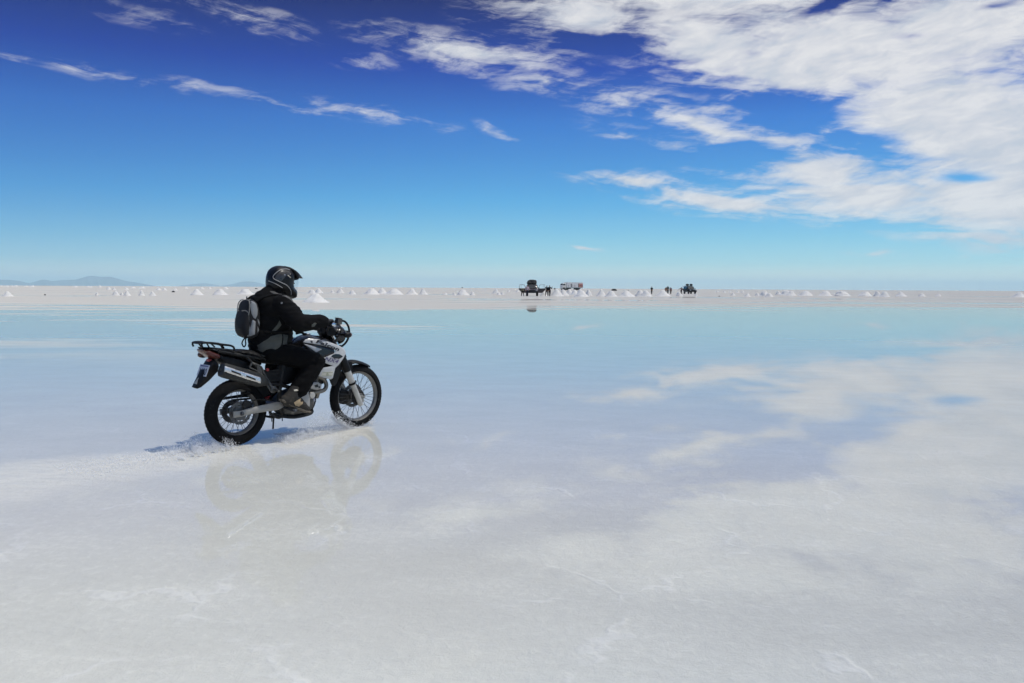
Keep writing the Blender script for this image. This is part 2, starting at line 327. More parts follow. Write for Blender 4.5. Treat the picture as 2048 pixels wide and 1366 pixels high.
class MB:
    def __init__(s): s.v=[]; s.f=[]; s.m=[]; s.mi=0
    def add(s,vs,fs):
        b=len(s.v); s.v+=[tuple(v) for v in vs]; s.f+=[tuple(b+i for i in f) for f in fs]; s.m+=[s.mi]*len(fs); return s
    def box(s,c,sz,M=None):
        vs=[Vector((x*sz[0]/2,y*sz[1]/2,z*sz[2]/2)) for x in(-1,1) for y in(-1,1) for z in(-1,1)]
        if M is not None: vs=[M@v for v in vs]
        vs=[v+Vector(c) for v in vs]
        return s.add(vs,[(0,1,3,2),(4,6,7,5),(0,4,5,1),(2,3,7,6),(0,2,6,4),(1,5,7,3)])
    def tube(s,pts,r,seg=8,smooth=None,cap=True,closed=False):
        P=cr_spline(pts,closed,smooth) if smooth else [Vector(p) for p in pts]
        n=len(P); rr=r if callable(r) else (lambda t:r)
        up=Vector((0,0,1)); rings=[]; N=None
        for i,p in enumerate(P):
            t=(P[(i+1)%n]-P[i-1]) if closed else (P[min(i+1,n-1)]-P[max(i-1,0)])
            if t.length<1e-9: t=Vector((1,0,0))
            t.normalize()
            if N is None:
                N=t.cross(up)
                if N.length<.1: N=t.cross(Vector((1,0,0)))
            N=(N-t*N.dot(t)).normalized(); B=t.cross(N)
            q=rr(i/max(1,n-1)); rings.append([p+(N*math.cos(2*math.pi*k/seg)+B*math.sin(2*math.pi*k/seg))*q for k in range(seg)])
        vs=[v for r_ in rings for v in r_]; fs=[]
        for i in range(n if closed else n-1):
            a=i*seg; b=((i+1)%n)*seg
            for k in range(seg): fs.append((a+k,a+(k+1)%seg,b+(k+1)%seg,b+k))
        if cap and not closed: fs.append(tuple(range(seg-1,-1,-1))); fs.append(tuple((n-1)*seg+k for k in range(seg)))
        return s.add(vs,fs)
    def lathe(s,prof,c,axis=(0,1,0),seg=48,closed=True,mod=None):
        # prof: (radius, along axis); closed profile loops back
        ax=Vector(axis).normalized(); u=ax.cross(Vector((0,0,1)))
        if u.length<.1: u=ax.cross(Vector((1,0,0)))
        u.normalize(); v=ax.cross(u); c=Vector(c); n=len(prof); vs=[]; fs=[]
        for k in range(seg):
            a=2*math.pi*k/seg; d=u*math.cos(a)+v*math.sin(a)
            for j,(r,h) in enumerate(prof):
                if mod: r=r+mod(k,j)
                vs.append(c+d*r+ax*h)
        for k in range(seg):
            k2=(k+1)%seg
            for j in range(n if closed else n-1):
                j2=(j+1)%n; fs.append((k*n+j,k*n+j2,k2*n+j2,k2*n+j))
        if not closed:
            for j,rev in((0,False),(n-1,True)):
                if prof[j][0]>1e-6:
                    f=tuple(k*n+j for k in range(seg)); fs.append(f[::-1] if rev else f)
        return s.add(vs,fs)
    def ell(s,c,r,M=None,seg=20,rings=12):
        vs=[];fs=[]; c=Vector(c)
        for i in range(rings+1):
            th=math.pi*i/rings
            for k in range(seg):
                a=2*math.pi*k/seg; q=Vector((r[0]*math.sin(th)*math.cos(a),r[1]*math.sin(th)*math.sin(a),r[2]*math.cos(th)))
                if M is not None: q=M@q
                vs.append(c+q)
        for i in range(rings):
            for k in range(seg): fs.append((i*seg+k,(i+1)*seg+k,(i+1)*seg+(k+1)%seg,i*seg+(k+1)%seg))
        return s.add(vs,fs)
    def cap(s,a,b,ra,rb,seg=16,rings=6):
        a,b=Vector(a),Vector(b); t=(b-a).normalized(); N=t.cross(Vector((0,0,1)))
        if N.length<.1: N=t.cross(Vector((1,0,0)))
        N.normalize(); B=t.cross(N); R=[]
        for i in range(rings+1):
            th=math.pi/2*(1-i/rings); R.append((a-t*ra*math.sin(th),ra*math.cos(th)))
        for i in range(rings+1):
            th=math.pi/2*i/rings; R.append((b+t*rb*math.sin(th),rb*math.cos(th)))
        vs=[p+(N*math.cos(2*math.pi*k/seg)+B*math.sin(2*math.pi*k/seg))*max(q,1e-4) for p,q in R for k in range(seg)]; fs=[]
        for i in range(len(R)-1):
            for k in range(seg): fs.append((i*seg+k,i*seg+(k+1)%seg,(i+1)*seg+(k+1)%seg,(i+1)*seg+k))
        fs.append(tuple(range(seg-1,-1,-1))); fs.append(tuple((len(R)-1)*seg+k for k in range(seg)))
        return s.add(vs,fs)
    def chain(s,pts,seg=16):
        for (a,ra),(b,rb) in zip(pts,pts[1:]): s.cap(a,b,ra,rb,seg)
        return s
    def _tri(s,outline,smooth,sp):
        O=cr_spline([(x,z,0) for x,z in outline],True,sp) if smooth else dens([(x,z,0) for x,z in outline],True,sp)
        O=[(p.x,p.y) for p in O]
        x0=min(p[0] for p in O);x1=max(p[0] for p in O);z0=min(p[1] for p in O);z1=max(p[1] for p in O)
        pts=[Vector(p) for p in O]; n=len(O); j=0; z=z0
        while z<=z1:
            x=x0+(sp/2 if j%2 else 0)
            while x<=x1:
                if inside((x,z),O) and seg_d((x,z),O)>sp*.55: pts.append(Vector((x,z)))
                x+=sp
            z+=sp*.866; j+=1
        r=geometry.delaunay_2d_cdt(pts,[(i,(i+1)%n) for i in range(n)],[],1,1e-6)
        V=[(p.x,p.y) for p in r[0]]; bd={}
        F=[]
        for f in r[2]:
            f=list(f); a=sum(V[f[i]][0]*V[f[(i+1)%len(f)]][1]-V[f[(i+1)%len(f)]][0]*V[f[i]][1] for i in range(len(f)))
            if a<0: f.reverse()
            F.append(f)
        E=set()
        for f in F:
            for i in range(len(f)): E.add((f[i],f[(i+1)%len(f)]))
        B=[e for e in E if (e[1],e[0]) not in E]
        D=[seg_d(p,O) for p in V]
        return V,F,B,D
    def inflate(s,outline,W,r,edge=.25,y0=0.0,smooth=True,sp=.014,wf=None,flat=1.0):
        # a closed body from a side outline: full width W (half) inside, rounded off within r of the outline
        V,F,B,D=s._tri(outline,smooth,sp); n=len(V); vs=[]
        for sg in(-1,1):
            for (x,z),d in zip(V,D):
                t=1-min(d/r,1); q=W*(edge+(1-edge)*math.sqrt(max(0,1-t*t)))
                if wf: q*=wf(x,z)
                vs.append((x,y0+sg*q,z))
        fs=[tuple(f) for f in F]+[tuple(n+i for i in reversed(f)) for f in F]
        fs+=[(b,a,n+a,n+b) for a,b in B]
        return s.add(vs,fs)
    def panel(s,outline,yf,th,r=.01,e=.004,side=-1,smooth=False,sp=.012):
        # a shell on one side: outer face at side*yf(x,z), edges rounded back by e
        V,F,B,D=s._tri(outline,smooth,sp); n=len(V); vs=[]
        for (x,z),d in zip(V,D):
            t=1-min(d/r,1); vs.append((x,side*(yf(x,z)-e*(1-math.sqrt(max(0,1-t*t)))),z))
        for (x,z) in V: vs.append((x,side*(yf(x,z)-th),z))
        fs=[tuple(f) for f in F]+[tuple(n+i for i in reversed(f)) for f in F]+[(b,a,n+a,n+b) for a,b in B]
        if side>0: fs=[tuple(reversed(f)) for f in fs]
        return s.add(vs,fs)
    def xf(s,fn): s.v=[tuple(fn(Vector(v))) for v in s.v]; return s
    def build(s,name,mats,parent=None,base=(0,0,0),angle=40,smooth=True,sub=0,bevel=0):
        me=bpy.data.meshes.new(name); b=Vector(base)
        me.from_pydata([tuple(Vector(v)-b) for v in s.v],[],s.f); me.update()
        bm=bmesh.new(); bm.from_mesh(me); bmesh.ops.recalc_face_normals(bm,faces=bm.faces); bm.to_mesh(me); bm.free()
        mats=mats if isinstance(mats,(list,tuple)) else [mats]
        for m_ in mats: me.materials.append(m_)
        if len(mats)>1: me.polygons.foreach_set('material_index',s.m)
        if smooth:
            me.polygons.foreach_set('use_smooth',[True]*len(me.polygons)); me.set_sharp_from_angle(angle=R_(angle))
        o=bpy.data.objects.new(name,me); COL.objects.link(o)
        if parent is not None: o.parent=parent
        if bevel: 
            bv=o.modifiers.new('bevel','BEVEL'); bv.width=bevel; bv.segments=2; bv.limit_method='ANGLE'; bv.angle_limit=R_(35)
        if sub: sm=o.modifiers.new('subd','SUBSURF'); sm.levels=sub; sm.render_levels=sub
        return o
def evaluated(o):
    dg=bpy.context.evaluated_depsgraph_get(); dg.update()
    return bpy.data.meshes.new_from_object(o.evaluated_get(dg),depsgraph=dg)
def remesh(mb,voxel,smooth_it=4,name='body',wr=None):
    """join overlapping solids into one continuous skin; wr(co,no) -> displacement along the normal"""
    o=mb.build(name,[],None); o.data.materials.clear()
    md=o.modifiers.new('r','REMESH'); md.mode='VOXEL'; md.voxel_size=voxel; md.use_smooth_shade=True
    sm=o.modifiers.new('s','SMOOTH'); sm.factor=.5; sm.iterations=smooth_it
    me=evaluated(o); old=o.data; bpy.data.objects.remove(o); bpy.data.meshes.remove(old)
    if wr:
        me.update(); nn=[v.normal.copy() for v in me.vertices]
        for v,nr in zip(me.vertices,nn): v.co+=nr*wr(v.co,nr)
        me.update()
    me.polygons.foreach_set('use_smooth',[True]*len(me.polygons))
    me.name=name; return me
def thing(name,label,cat,M=None,loc=(0,0,0),group=None):
    o=bpy.data.objects.new(name,None); COL.objects.link(o); o.empty_display_size=.2
    if M is not None: o.matrix_world=M
    else: o.location=loc
    o['label']=label; o['category']=cat
    if group: o['group']=group
    return o
def mesh_obj(name,me,mats,parent=None,base=None):
    if base is not None: me.transform(Matrix.Translation(-Vector(base)))
    for m_ in (mats if isinstance(mats,(list,tuple)) else [mats]): me.materials.append(m_)
    o=bpy.data.objects.new(name,me); COL.objects.link(o)
    if parent is not None: o.parent=parent
    return o
def text_mesh(body,size,bold=0.0,shear=0.0,spacing=1.0):
    cu_=bpy.data.curves.new('t','FONT'); cu_.body=body; cu_.size=size; cu_.offset=bold; cu_.shear=shear; cu_.space_character=spacing; cu_.resolution_u=3; cu_.fill_mode='FRONT'
    o=bpy.data.objects.new('t',cu_); COL.objects.link(o); me=evaluated(o)
    V=[v.co.copy() for v in me.vertices]; F=[tuple(p.vertices) for p in me.polygons]
    bpy.data.objects.remove(o); bpy.data.curves.remove(cu_); bpy.data.meshes.remove(me)
    return V,F
# ------------------------------------------------------------------ materials of the objects
def pbr(name,col,rough=.5,metal=0.0,spec=.5,var=.15,vscale=12,bump=0.0,bscale=60,coat=0.0,dust=None,dust_amt=0.0,dscale=18,emit=None):
    m_,q=new_mat(name); o=q.n('ShaderNodeOutputMaterial'); b=q.n('ShaderNodeBsdfPrincipled'); tcx=q.n('ShaderNodeTexCoord'); ob=tcx.outputs['Object']
    nz=q.noise(ob,vscale,5,.6).outputs[0]
    lo=tuple(c*(1-var) for c in col); hi_=tuple(min(1,c*(1+var)) for c in col)
    c_=q.ramp(nz,[(.3,lo),(.7,hi_)])
    r_=q.smooth(nz,.25,.75,max(.02,rough-.08),min(1,rough+.1))
    if dust:
        dn=q.noise(ob,dscale,7,.72,.3).outputs[0]; f=q.smooth(dn,.60-.25*dust_amt,.72,0,min(1,dust_amt*1.6))
        c_=q.mix(f,c_,(*dust,1)); r_=q.math('ADD',r_,q.math('MULTIPLY',f,.35),clamp=True)
    q.set(b.inputs['Base Color'],c_); q.set(b.inputs['Roughness'],r_)
    b.inputs['Metallic'].default_value=metal; b.inputs['Specular IOR Level'].default_value=spec; b.inputs['Coat Weight'].default_value=coat; b.inputs['Coat Roughness'].default_value=.06
    if bump:
        bp=q.n('ShaderNodeBump'); q.set(bp.inputs['Height'],q.noise(ob,bscale,4,.65).outputs[0]); bp.inputs['Strength'].default_value=bump; bp.inputs['Distance'].default_value=.004; q.set(b.inputs['Normal'],bp.outputs[0])
    q.set(o.inputs[0],b.outputs[0]); return m_
SALTD=(.42,.39,.35)
M=dict(
 tyre=pbr('tyre rubber',(.0060,.0060,.0064),.85,spec=.2,bump=.3,bscale=120,dust=(.07,.07,.07),dust_amt=.2,dscale=30),
 alu=pbr('brushed alloy',(.33,.32,.295),.6,.3,dust=SALTD,dust_amt=.3),
 rim=pbr('rim alloy',(.20,.19,.175),.5,.6,dust=SALTD,dust_amt=.3,dscale=30),
 steel=pbr('dark steel',(.10,.10,.105),.45,.8,dust=SALTD,dust_amt=.25),
 spoke=pbr('spoke steel',(.085,.085,.088),.5,.7),
 disc=pbr('brake disc steel',(.12,.115,.11),.45,.7,dust=SALTD,dust_amt=.2),
 blackp=pbr('black plastic',(.0058,.0058,.0062),.5,spec=.22,bump=.15,bscale=200,dust=(.05,.049,.047),dust_amt=.08),
 blackg=pbr('gloss black paint',(.006,.006,.007),.2,coat=.3),
 white=pbr('white paint',(.55,.55,.54),.22,coat=.5,var=.04,dust=(.50,.48,.44),dust_amt=.12,dscale=25),
 vinyl=pbr('seat vinyl',(.009,.009,.0095),.62,spec=.25,bump=.4,bscale=90,dust=(.05,.048,.046),dust_amt=.2,dscale=9),
 frame=pbr('grey frame paint',(.060,.059,.055),.55,.2,dust=SALTD,dust_amt=.3),
 engine=pbr('engine alloy',(.085,.083,.078),.55,.4,bump=.3,bscale=90,dust=SALTD,dust_amt=.4),
 darkeng=pbr('dark engine metal',(.012,.0117,.011),.65,.15,bump=.5,bscale=70,dust=(.16,.15,.13),dust_amt=.3),
 cover=pbr('grey alloy cover',(.40,.385,.36),.5,.3,dust=SALTD,dust_amt=.3),
 forkl=pbr('fork leg paint',(.50,.485,.45),.42,.15,dust=SALTD,dust_amt=.3),
 chrome=pbr('chrome',(.72,.72,.72),.12,1.0),
 pipe=pbr('exhaust pipe steel',(.22,.20,.17),.4,.8,dust=SALTD,dust_amt=.3),
 muff=pbr('dark muffler paint',(.018,.019,.018),.5,.2,dust=SALTD,dust_amt=.2),
 shield=pbr('polished heat shield',(.68,.68,.68),.28,.85,dust=SALTD,dust_amt=.2),
 red=pbr('red lens',(.075,.014,.010),.3,coat=.2), amber=pbr('amber lens',(.075,.020,.006),.3,coat=.2),
 redp=pbr('red plastic',(.30,.03,.03),.4),
 plate=pbr('plate enamel',(.50,.52,.56),.4,dust=(.3,.3,.3),dust_amt=.3), ink=pbr('dark lettering',(.018,.017,.020),.35), purple=pbr('violet lettering',(.10,.085,.17),.3), silver=pbr('silver lettering',(.45,.44,.45),.35),
 paper=pbr('paper sticker',(.60,.58,.50),.6,var=.06), olive=pbr('faded green print',(.28,.29,.17),.6), glass=pbr('lamp glass',(.30,.32,.34),.06,spec=.8), beige=pbr('reflector',(.36,.34,.28),.3),
)
# ------------------------------------------------------------------ the motorcycle, in its own axes: x forward, y to its left, z up, origin under the rear axle
BM=Matrix.Translation(BO)@Matrix.Rotation(BTH,4,'Z')
bike=thing('motorcycle','black and white dual-purpose motorcycle splashing through shallow water with its rider','motorcycle',BM)
def wheel(name,cx,cz,R,tw,rr,disc_r,disc_y,rear):
    # rim and hub are the wheel itself
    w_=MB(); hw=tw*.30
    w_.lathe([(rr+.004,-hw-.004),(rr+.013,-hw),(rr+.013,-hw+.006),(rr-.006,-hw+.016),(rr-.014,0),(rr-.006,hw-.016),(rr+.013,hw-.006),(rr+.013,hw),(rr+.004,hw+.004),(rr-.010,hw-.006),(rr-.024,.018),(rr-.024,-.018),(rr-.010,-hw+.006)],(cx,0,cz),seg=72)
    w_.lathe([(.012,-.075),(.034,-.075),(.040,-.06),(.040,-.045),(.026,-.03),(.026,.03),(.040,.045),(.040,.06),(.034,.075),(.012,.075)],(cx,0,cz),seg=28)
    wo=w_.build(name,M['rim'],bike)
    t=MB(); H=R-rr; prof=[]
    for k in range(17):
        a=math.pi*(k/16)*1.24-math.pi*.12
        y=-math.cos(a)*tw*.5; z=math.sin(a)
        prof.append((rr+H*(.12+.88*max(z,-.12)**1.0 if z>0 else .12+z*.3),y))
    prof=[(rr-.002,-hw)]+prof+[(rr-.002,hw)]
    nb=54 if rear else 66
    def mod(k,j):
        if j<5 or j>len(prof)-6: return 0
        blk=(k//2+ (j//2))%2
        return -.0 if blk else -.006
    t.lathe(prof,(cx,0,cz),seg=nb*4//2*2,mod=lambda k,j: mod(k,j)*.55)
    t.build('tyre',M['tyre'],wo,angle=28)
    s=MB(); ns=36; rnd=random.Random(5)
    for k in range(ns):
        sd=-1 if k%2 else 1; tw_=(1 if (k//2)%2 else -1)*.42
        a=2*math.pi*k/ns; b=a+tw_
        s.tube([(cx+.036*math.cos(b),sd*.052,cz+.036*math.sin(b)),(cx+(rr-.012)*math.cos(a),sd*.006,cz+(rr-.012)*math.sin(a))],.0022,5)
    s.build('spokes',M['spoke'],wo)
    d=MB(); d.lathe([(disc_r,disc_y-.002),(disc_r,disc_y+.002),(disc_r*.70,disc_y+.002),(disc_r*.70,disc_y-.002)],(cx,0,cz),seg=60,mod=lambda k,j:(-.004 if (k%4==0 and j<2) else 0))
    d.lathe([(disc_r*.72,disc_y-.004),(disc_r*.72,disc_y+.001),(.03,disc_y+.001),(.03,disc_y-.004)],(cx,0,cz),seg=6)
    for k in range(20):
        a=2*math.pi*k/20; r=disc_r*(.80 if k%2 else .91)
        d.mi=1; d.lathe([(.0045,0),(.0045,.0052)],(cx+r*math.cos(a),disc_y-.0026,cz+r*math.sin(a)),seg=8,closed=False)
    d.mi=0
    d.build('brake_disc',[M['disc'],M['darkeng']],wo)
    return wo
rw=wheel('rear_wheel',0,.324,.324,.132,.222,.115,-.078,True)
fw=wheel('front_wheel',1.434,.345,.345,.094,.272,.130,.062,False)
s=MB(); s.lathe([(.105,.068),(.108,.070),(.108,.076),(.105,.078),(.06,.078),(.06,.068)],(0,0,.324),seg=82,mod=lambda k,j:(.007 if k%2 and j<4 else 0)); s.build('sprocket',M['steel'],rw)
# swingarm
s=MB(); sw=[(-.100,.352),(-.094,.293),(-.02,.297),(.12,.312),(.38,.318),(.44,.34),(.44,.385),(.38,.398),(.12,.374),(-.02,.352)]
for sd in(-1,1): s.inflate(sw,.016,.008,edge=.55,y0=sd*.125,smooth=False,sp=.02)
s.tube([(.40,-.12,.36),(.40,.12,.36)],.028,12); s.tube([(.22,-.12,.345),(.22,.12,.345)],.020,10)
swo=s.build('swingarm',M['alu'],bike)
s=MB()
for sd in(-1,1): s.lathe([(.013,0),(.013,.014),(.006,.018)],(-.018,sd*.142-(.0 if sd>0 else 0),.325),axis=(0,sd,0),seg=6,closed=False); s.lathe([(.021,0),(.021,.004)],(-.018,sd*.140,.325),axis=(0,sd,0),seg=18,closed=False)
s.tube([(-.018,-.14,.325),(-.018,.14,.325)],.010,10); s.build('axle_nut',M['steel'],swo)
s=MB(); s.inflate([(.02,.40),(.045,.33),(.095,.325),(.115,.37),(.09,.43),(.045,.44)],.022,.014,edge=.6,y0=-.085,sp=.014); s.tube([(.06,-.10,.42),(.16,-.115,.44),(.30,-.12,.42)],.006,6,smooth=.03); s.build('brake_caliper',M['darkeng'],bike)
s=MB(); s.inflate([(-.14,.462),(.02,.475),(.16,.478),(.30,.44),(.32,.41),(.20,.442),(.02,.448),(-.12,.445)],.014,.008,edge=.5,y0=.075,smooth=True,sp=.014); s.inflate([(.06,.50),(.18,.62),(.30,.60),(.36,.48),(.30,.44),(.18,.47)],.05,.03,edge=.4,smooth=True,sp=.016); s.build('chain_guard',M['blackp'],bike)
# chain
s=MB(); 
s.tube([(0,.073,.432),(.20,.07,.43),(.42,.068,.42)],.011,6); s.tube([(0,.073,.216),(.20,.07,.30),(.42,.068,.33)],.011,6); s.build('chain',M['darkeng'],bike)
# shock absorber
s=MB(); s.tube([(.34,0,.42),(.25,0,.72)],.022,10)
for k in range(7):
    c0=Vector((.335,0,.44)).lerp(Vector((.262,0,.68)),k/6); s.lathe([(.032,-.007),(.040,0),(.032,.007),(.024,0)],c0,axis=(-.28,0,.96),seg=18)
s.build('shock_absorber',M['redp'],bike)
# frame
s=MB()
for sd in(-1,1):
    s.tube([(1.06,sd*.03,.94),(.80,sd*.10,.86),(.50,sd*.115,.80),(.20,sd*.105,.84),(-.22,sd*.085,.93)],.016,10,smooth=.04)
    s.tube([(.46,sd*.115,.79),(.42,sd*.12,.60),(.40,sd*.11,.36),(.44,sd*.10,.27)],.019,10,smooth=.04)
    s.tube([(.06,sd*.105,.86),(.20,sd*.115,.70),(.38,sd*.12,.52)],.014,10,smooth=.04)
s.tube([(1.07,0,.98),(1.11,0,.82)],.035,14); s.tube([(1.08,0,.86),(1.00,0,.66),(.92,0,.46),(.84,0,.28)],.022,12,smooth=.04)
for sd in(-1,1): s.tube([(.84,sd*.02,.28),(.80,sd*.08,.232),(.60,sd*.10,.215),(.44,sd*.10,.24)],.014,10,smooth=.03)
s.build('frame',M['darkeng'],bike)
# the pressed grey bracket that holds muffler and passenger peg
s=MB(); s.tube([(.085,-.155,.805),(.175,-.165,.76),(.20,-.17,.70),(.285,-.19,.545)],.011,8,smooth=.03); s.tube([(.06,-.155,.76),(.14,-.165,.715),(.185,-.17,.66),(.265,-.185,.525)],.010,8,smooth=.03)
s.tube([(.085,-.155,.805),(.06,-.155,.76)],.010,8); s.inflate([(.13,.775),(.185,.765),(.20,.70),(.175,.66),(.14,.70)],.008,.004,edge=.6,y0=-.165,smooth=False,sp=.02); s.inflate([(.27,.565),(.315,.56),(.325,.53),(.30,.50),(.262,.51)],.014,.006,edge=.6,y0=-.19,smooth=True,sp=.012)
s.tube([(.295,-.19,.535),(.295,-.28,.525)],.012,8)
s.build('peg_bracket',M['frame'],bike)
# engine
e=MB()
e.inflate([(.44,.40),(.52,.47),(.66,.50),(.76,.47),(.82,.40),(.825,.31),(.77,.255),(.66,.235),(.50,.245),(.44,.31)],.125,.05,edge=.55,sp=.018)
e.inflate([(.68,.48),(.74,.66),(.80,.70),(.92,.64),(.86,.44),(.78,.42)],.085,.02,edge=.8,smooth=False,sp=.02)
for k in range(7):
    t=k/6; c0=Vector((.745,0,.47)).lerp(Vector((.83,0,.645)),t)
    e.box(c0,(.165,.215,.006),Matrix.Rotation(-.44,3,'Y'))
e.inflate([(.76,.66),(.80,.735),(.90,.74),(.955,.66),(.92,.62)],.07,.03,edge=.6,sp=.016)
eo=e.build('engine',M['engine'],bike)
c_=MB(); c_.inflate([(.595,.44),(.62,.48),(.68,.495),(.725,.475),(.745,.40),(.745,.33),(.725,.28),(.675,.285),(.62,.33),(.59,.38)],.022,.016,edge=.35,y0=-.125,sp=.011)
c_.build('engine_cover',M['cover'],eo)
c_=MB(); c_.lathe([(.034,0),(.034,.018),(.030,.024),(.006,.026)],(.775,-.118,.425),axis=(0,-1,0),seg=28,closed=False)
for k in range(6): a=k*math.pi/3; c_.lathe([(.005,0),(.005,.006)],(.775+.036*math.cos(a),-.125,.425+.036*math.sin(a)),axis=(0,-1,0),seg=6,closed=False)
c_.build('oil_cover',M['forkl'],eo)
for dz in(0,-.019): c_=MB(); c_.tube([(.773,-.11,.345+dz),(.829,-.10,.386+dz)],.006,8); c_.build('oil_pipe',M['chrome'],eo)
s=MB(); s.inflate([(.45,.262),(.52,.222),(.62,.208),(.72,.225),(.80,.262),(.845,.33),(.858,.42),(.842,.42),(.825,.335),(.78,.282),(.70,.25),(.60,.238),(.50,.25)],.11,.02,edge=.8,sp=.014); s.build('bash_plate',M['darkeng'],bike)
# header pipes and their guard
s=MB(); s.tube([(.90,-.045,.60),(.965,-.055,.575),(.998,-.06,.52),(.985,-.07,.475),(.93,-.085,.452),(.80,-.09,.44)],.021,12,smooth=.02)
s.tube([(.90,.045,.60),(.965,.05,.57),(.995,.05,.50),(.96,.03,.41),(.915,-.02,.385),(.885,-.06,.41),(.88,-.08,.46)],.019,12,smooth=.02)
po=s.build('exhaust_pipe',M['pipe'],bike)
s=MB(); s.panel([(.752,.512),(.80,.556),(.86,.553),(.892,.528),(.90,.478),(.84,.472),(.78,.488)],lambda x,z:.125-.25*(x-.8)**2,.010,r=.012,e=.005)
s.panel([(.805,.53),(.845,.535),(.86,.51),(.825,.495)],lambda x,z:.127-.25*(x-.8)**2,.004,r=.003,e=.001) if 0 else None
gd=s.build('pipe_guard',M['cover'],po)
s=MB(); s.panel([(.808,.522),(.848,.534),(.858,.505),(.822,.500)],lambda x,z:.1275-.25*(x-.8)**2,.006,r=.002,e=.001); s.lathe([(.009,0),(.009,.004)],(.868,-.124,.50),axis=(0,-1,0),seg=10,closed=False); s.build('guard_slot',M['darkeng'],gd)
s=MB(); s.tube([(.80,-.09,.44),(.60,-.10,.50),(.42,-.12,.56),(.26,-.15,.585),(.18,-.168,.61)],.019,12,smooth=.02); s.build('mid_pipe',M['darkeng'],bike)
# muffler
mo_=MB(); A0=Vector((-.245,-.195,.765)); A1=Vector((.165,-.175,.628)); ax=(A1-A0)
def oval(c,ry,rz,d):
    zt=Vector((0,0,1)); zt=(zt-d*zt.dot(d)).normalized(); yt=d.cross(zt); return [c+yt*ry*math.copysign(abs(math.cos(a))**.7,math.cos(a))+zt*rz*math.copysign(abs(math.sin(a))**.7,math.sin(a)) for a in [2*math.pi*k/28 for k in range(28)]]
d=ax.normalized(); rings=[]
for t,k in((-.03,.55),(-.025,.80),(-.01,.93),(.06,1.0),(.5,1.0),(.9,.98),(1.0,.86),(1.10,.6),(1.22,.32)):
    rings.append(oval(A0+ax*t,.052*k,.070*k,d))
vs=[v for r in rings for v in r]; fs=[]
for i in range(len(rings)-1):
    for k in range(28): fs.append((i*28+k,i*28+(k+1)%28,(i+1)*28+(k+1)%28,(i+1)*28+k))
fs.append(tuple(range(27,-1,-1))); fs.append(tuple((len(rings)-1)*28+k for k in range(28)))
mo_.add(vs,fs); mo_.tube([A0-ax*.06-Vector((0,0,.01)),A0+ax*.02-Vector((0,0,.01))],.017,12)
muf=mo_.build('muffler',M['muff'],bike)
def shield_y(x,z): return .256
s=MB(); so_=[(-.242,.803),(-.248,.752),(.0,.655),(.12,.612),(.128,.640),(.118,.672),(.002,.713)]
s.panel(so_,lambda x,z:.256+.0-.35*max(0,(z-(.735-.37*(x+.0)-.0))-.0)**2,.012,r=.016,e=.010,sp=.010)
hs=s.build('heat_shield',M['shield'],muf)
zc=lambda x:.7185-.39*(x+.10)
for (x0,x1) in((-.185,-.085),(-.035,.065)):
    s=MB(); s.panel([(x0,zc(x0)+.011),(x0+.004,zc(x0)-.008),(x1,zc(x1)-.010),(x1-.004,zc(x1)+.009)],lambda x,z:.2575,.004,r=.002,e=.0005); s.build('shield_slot',M['darkeng'],hs)
# tank
tank=[(.60,.93),(.655,.985),(.72,1.025),(.80,1.045),(.86,1.035),(.98,1.015),(1.06,.97),(1.10,.90),(1.04,.82),(.86,.80),(.70,.83),(.60,.87)]
s=MB(); s.inflate(tank,.165,.11,edge=.18,sp=.016,wf=lambda x,z:1.0 if x>.78 else max(.5,1-.9*(.78-x)/.2*.5)); to=s.build('fuel_tank',M['blackg'],bike)
s=MB(); s.lathe([(.042,0),(.045,.006),(.040,.014),(.012,.017)],(.80,0,1.042),axis=(.05,0,1),seg=28,closed=False); s.build('filler_cap',M['chrome'],to)
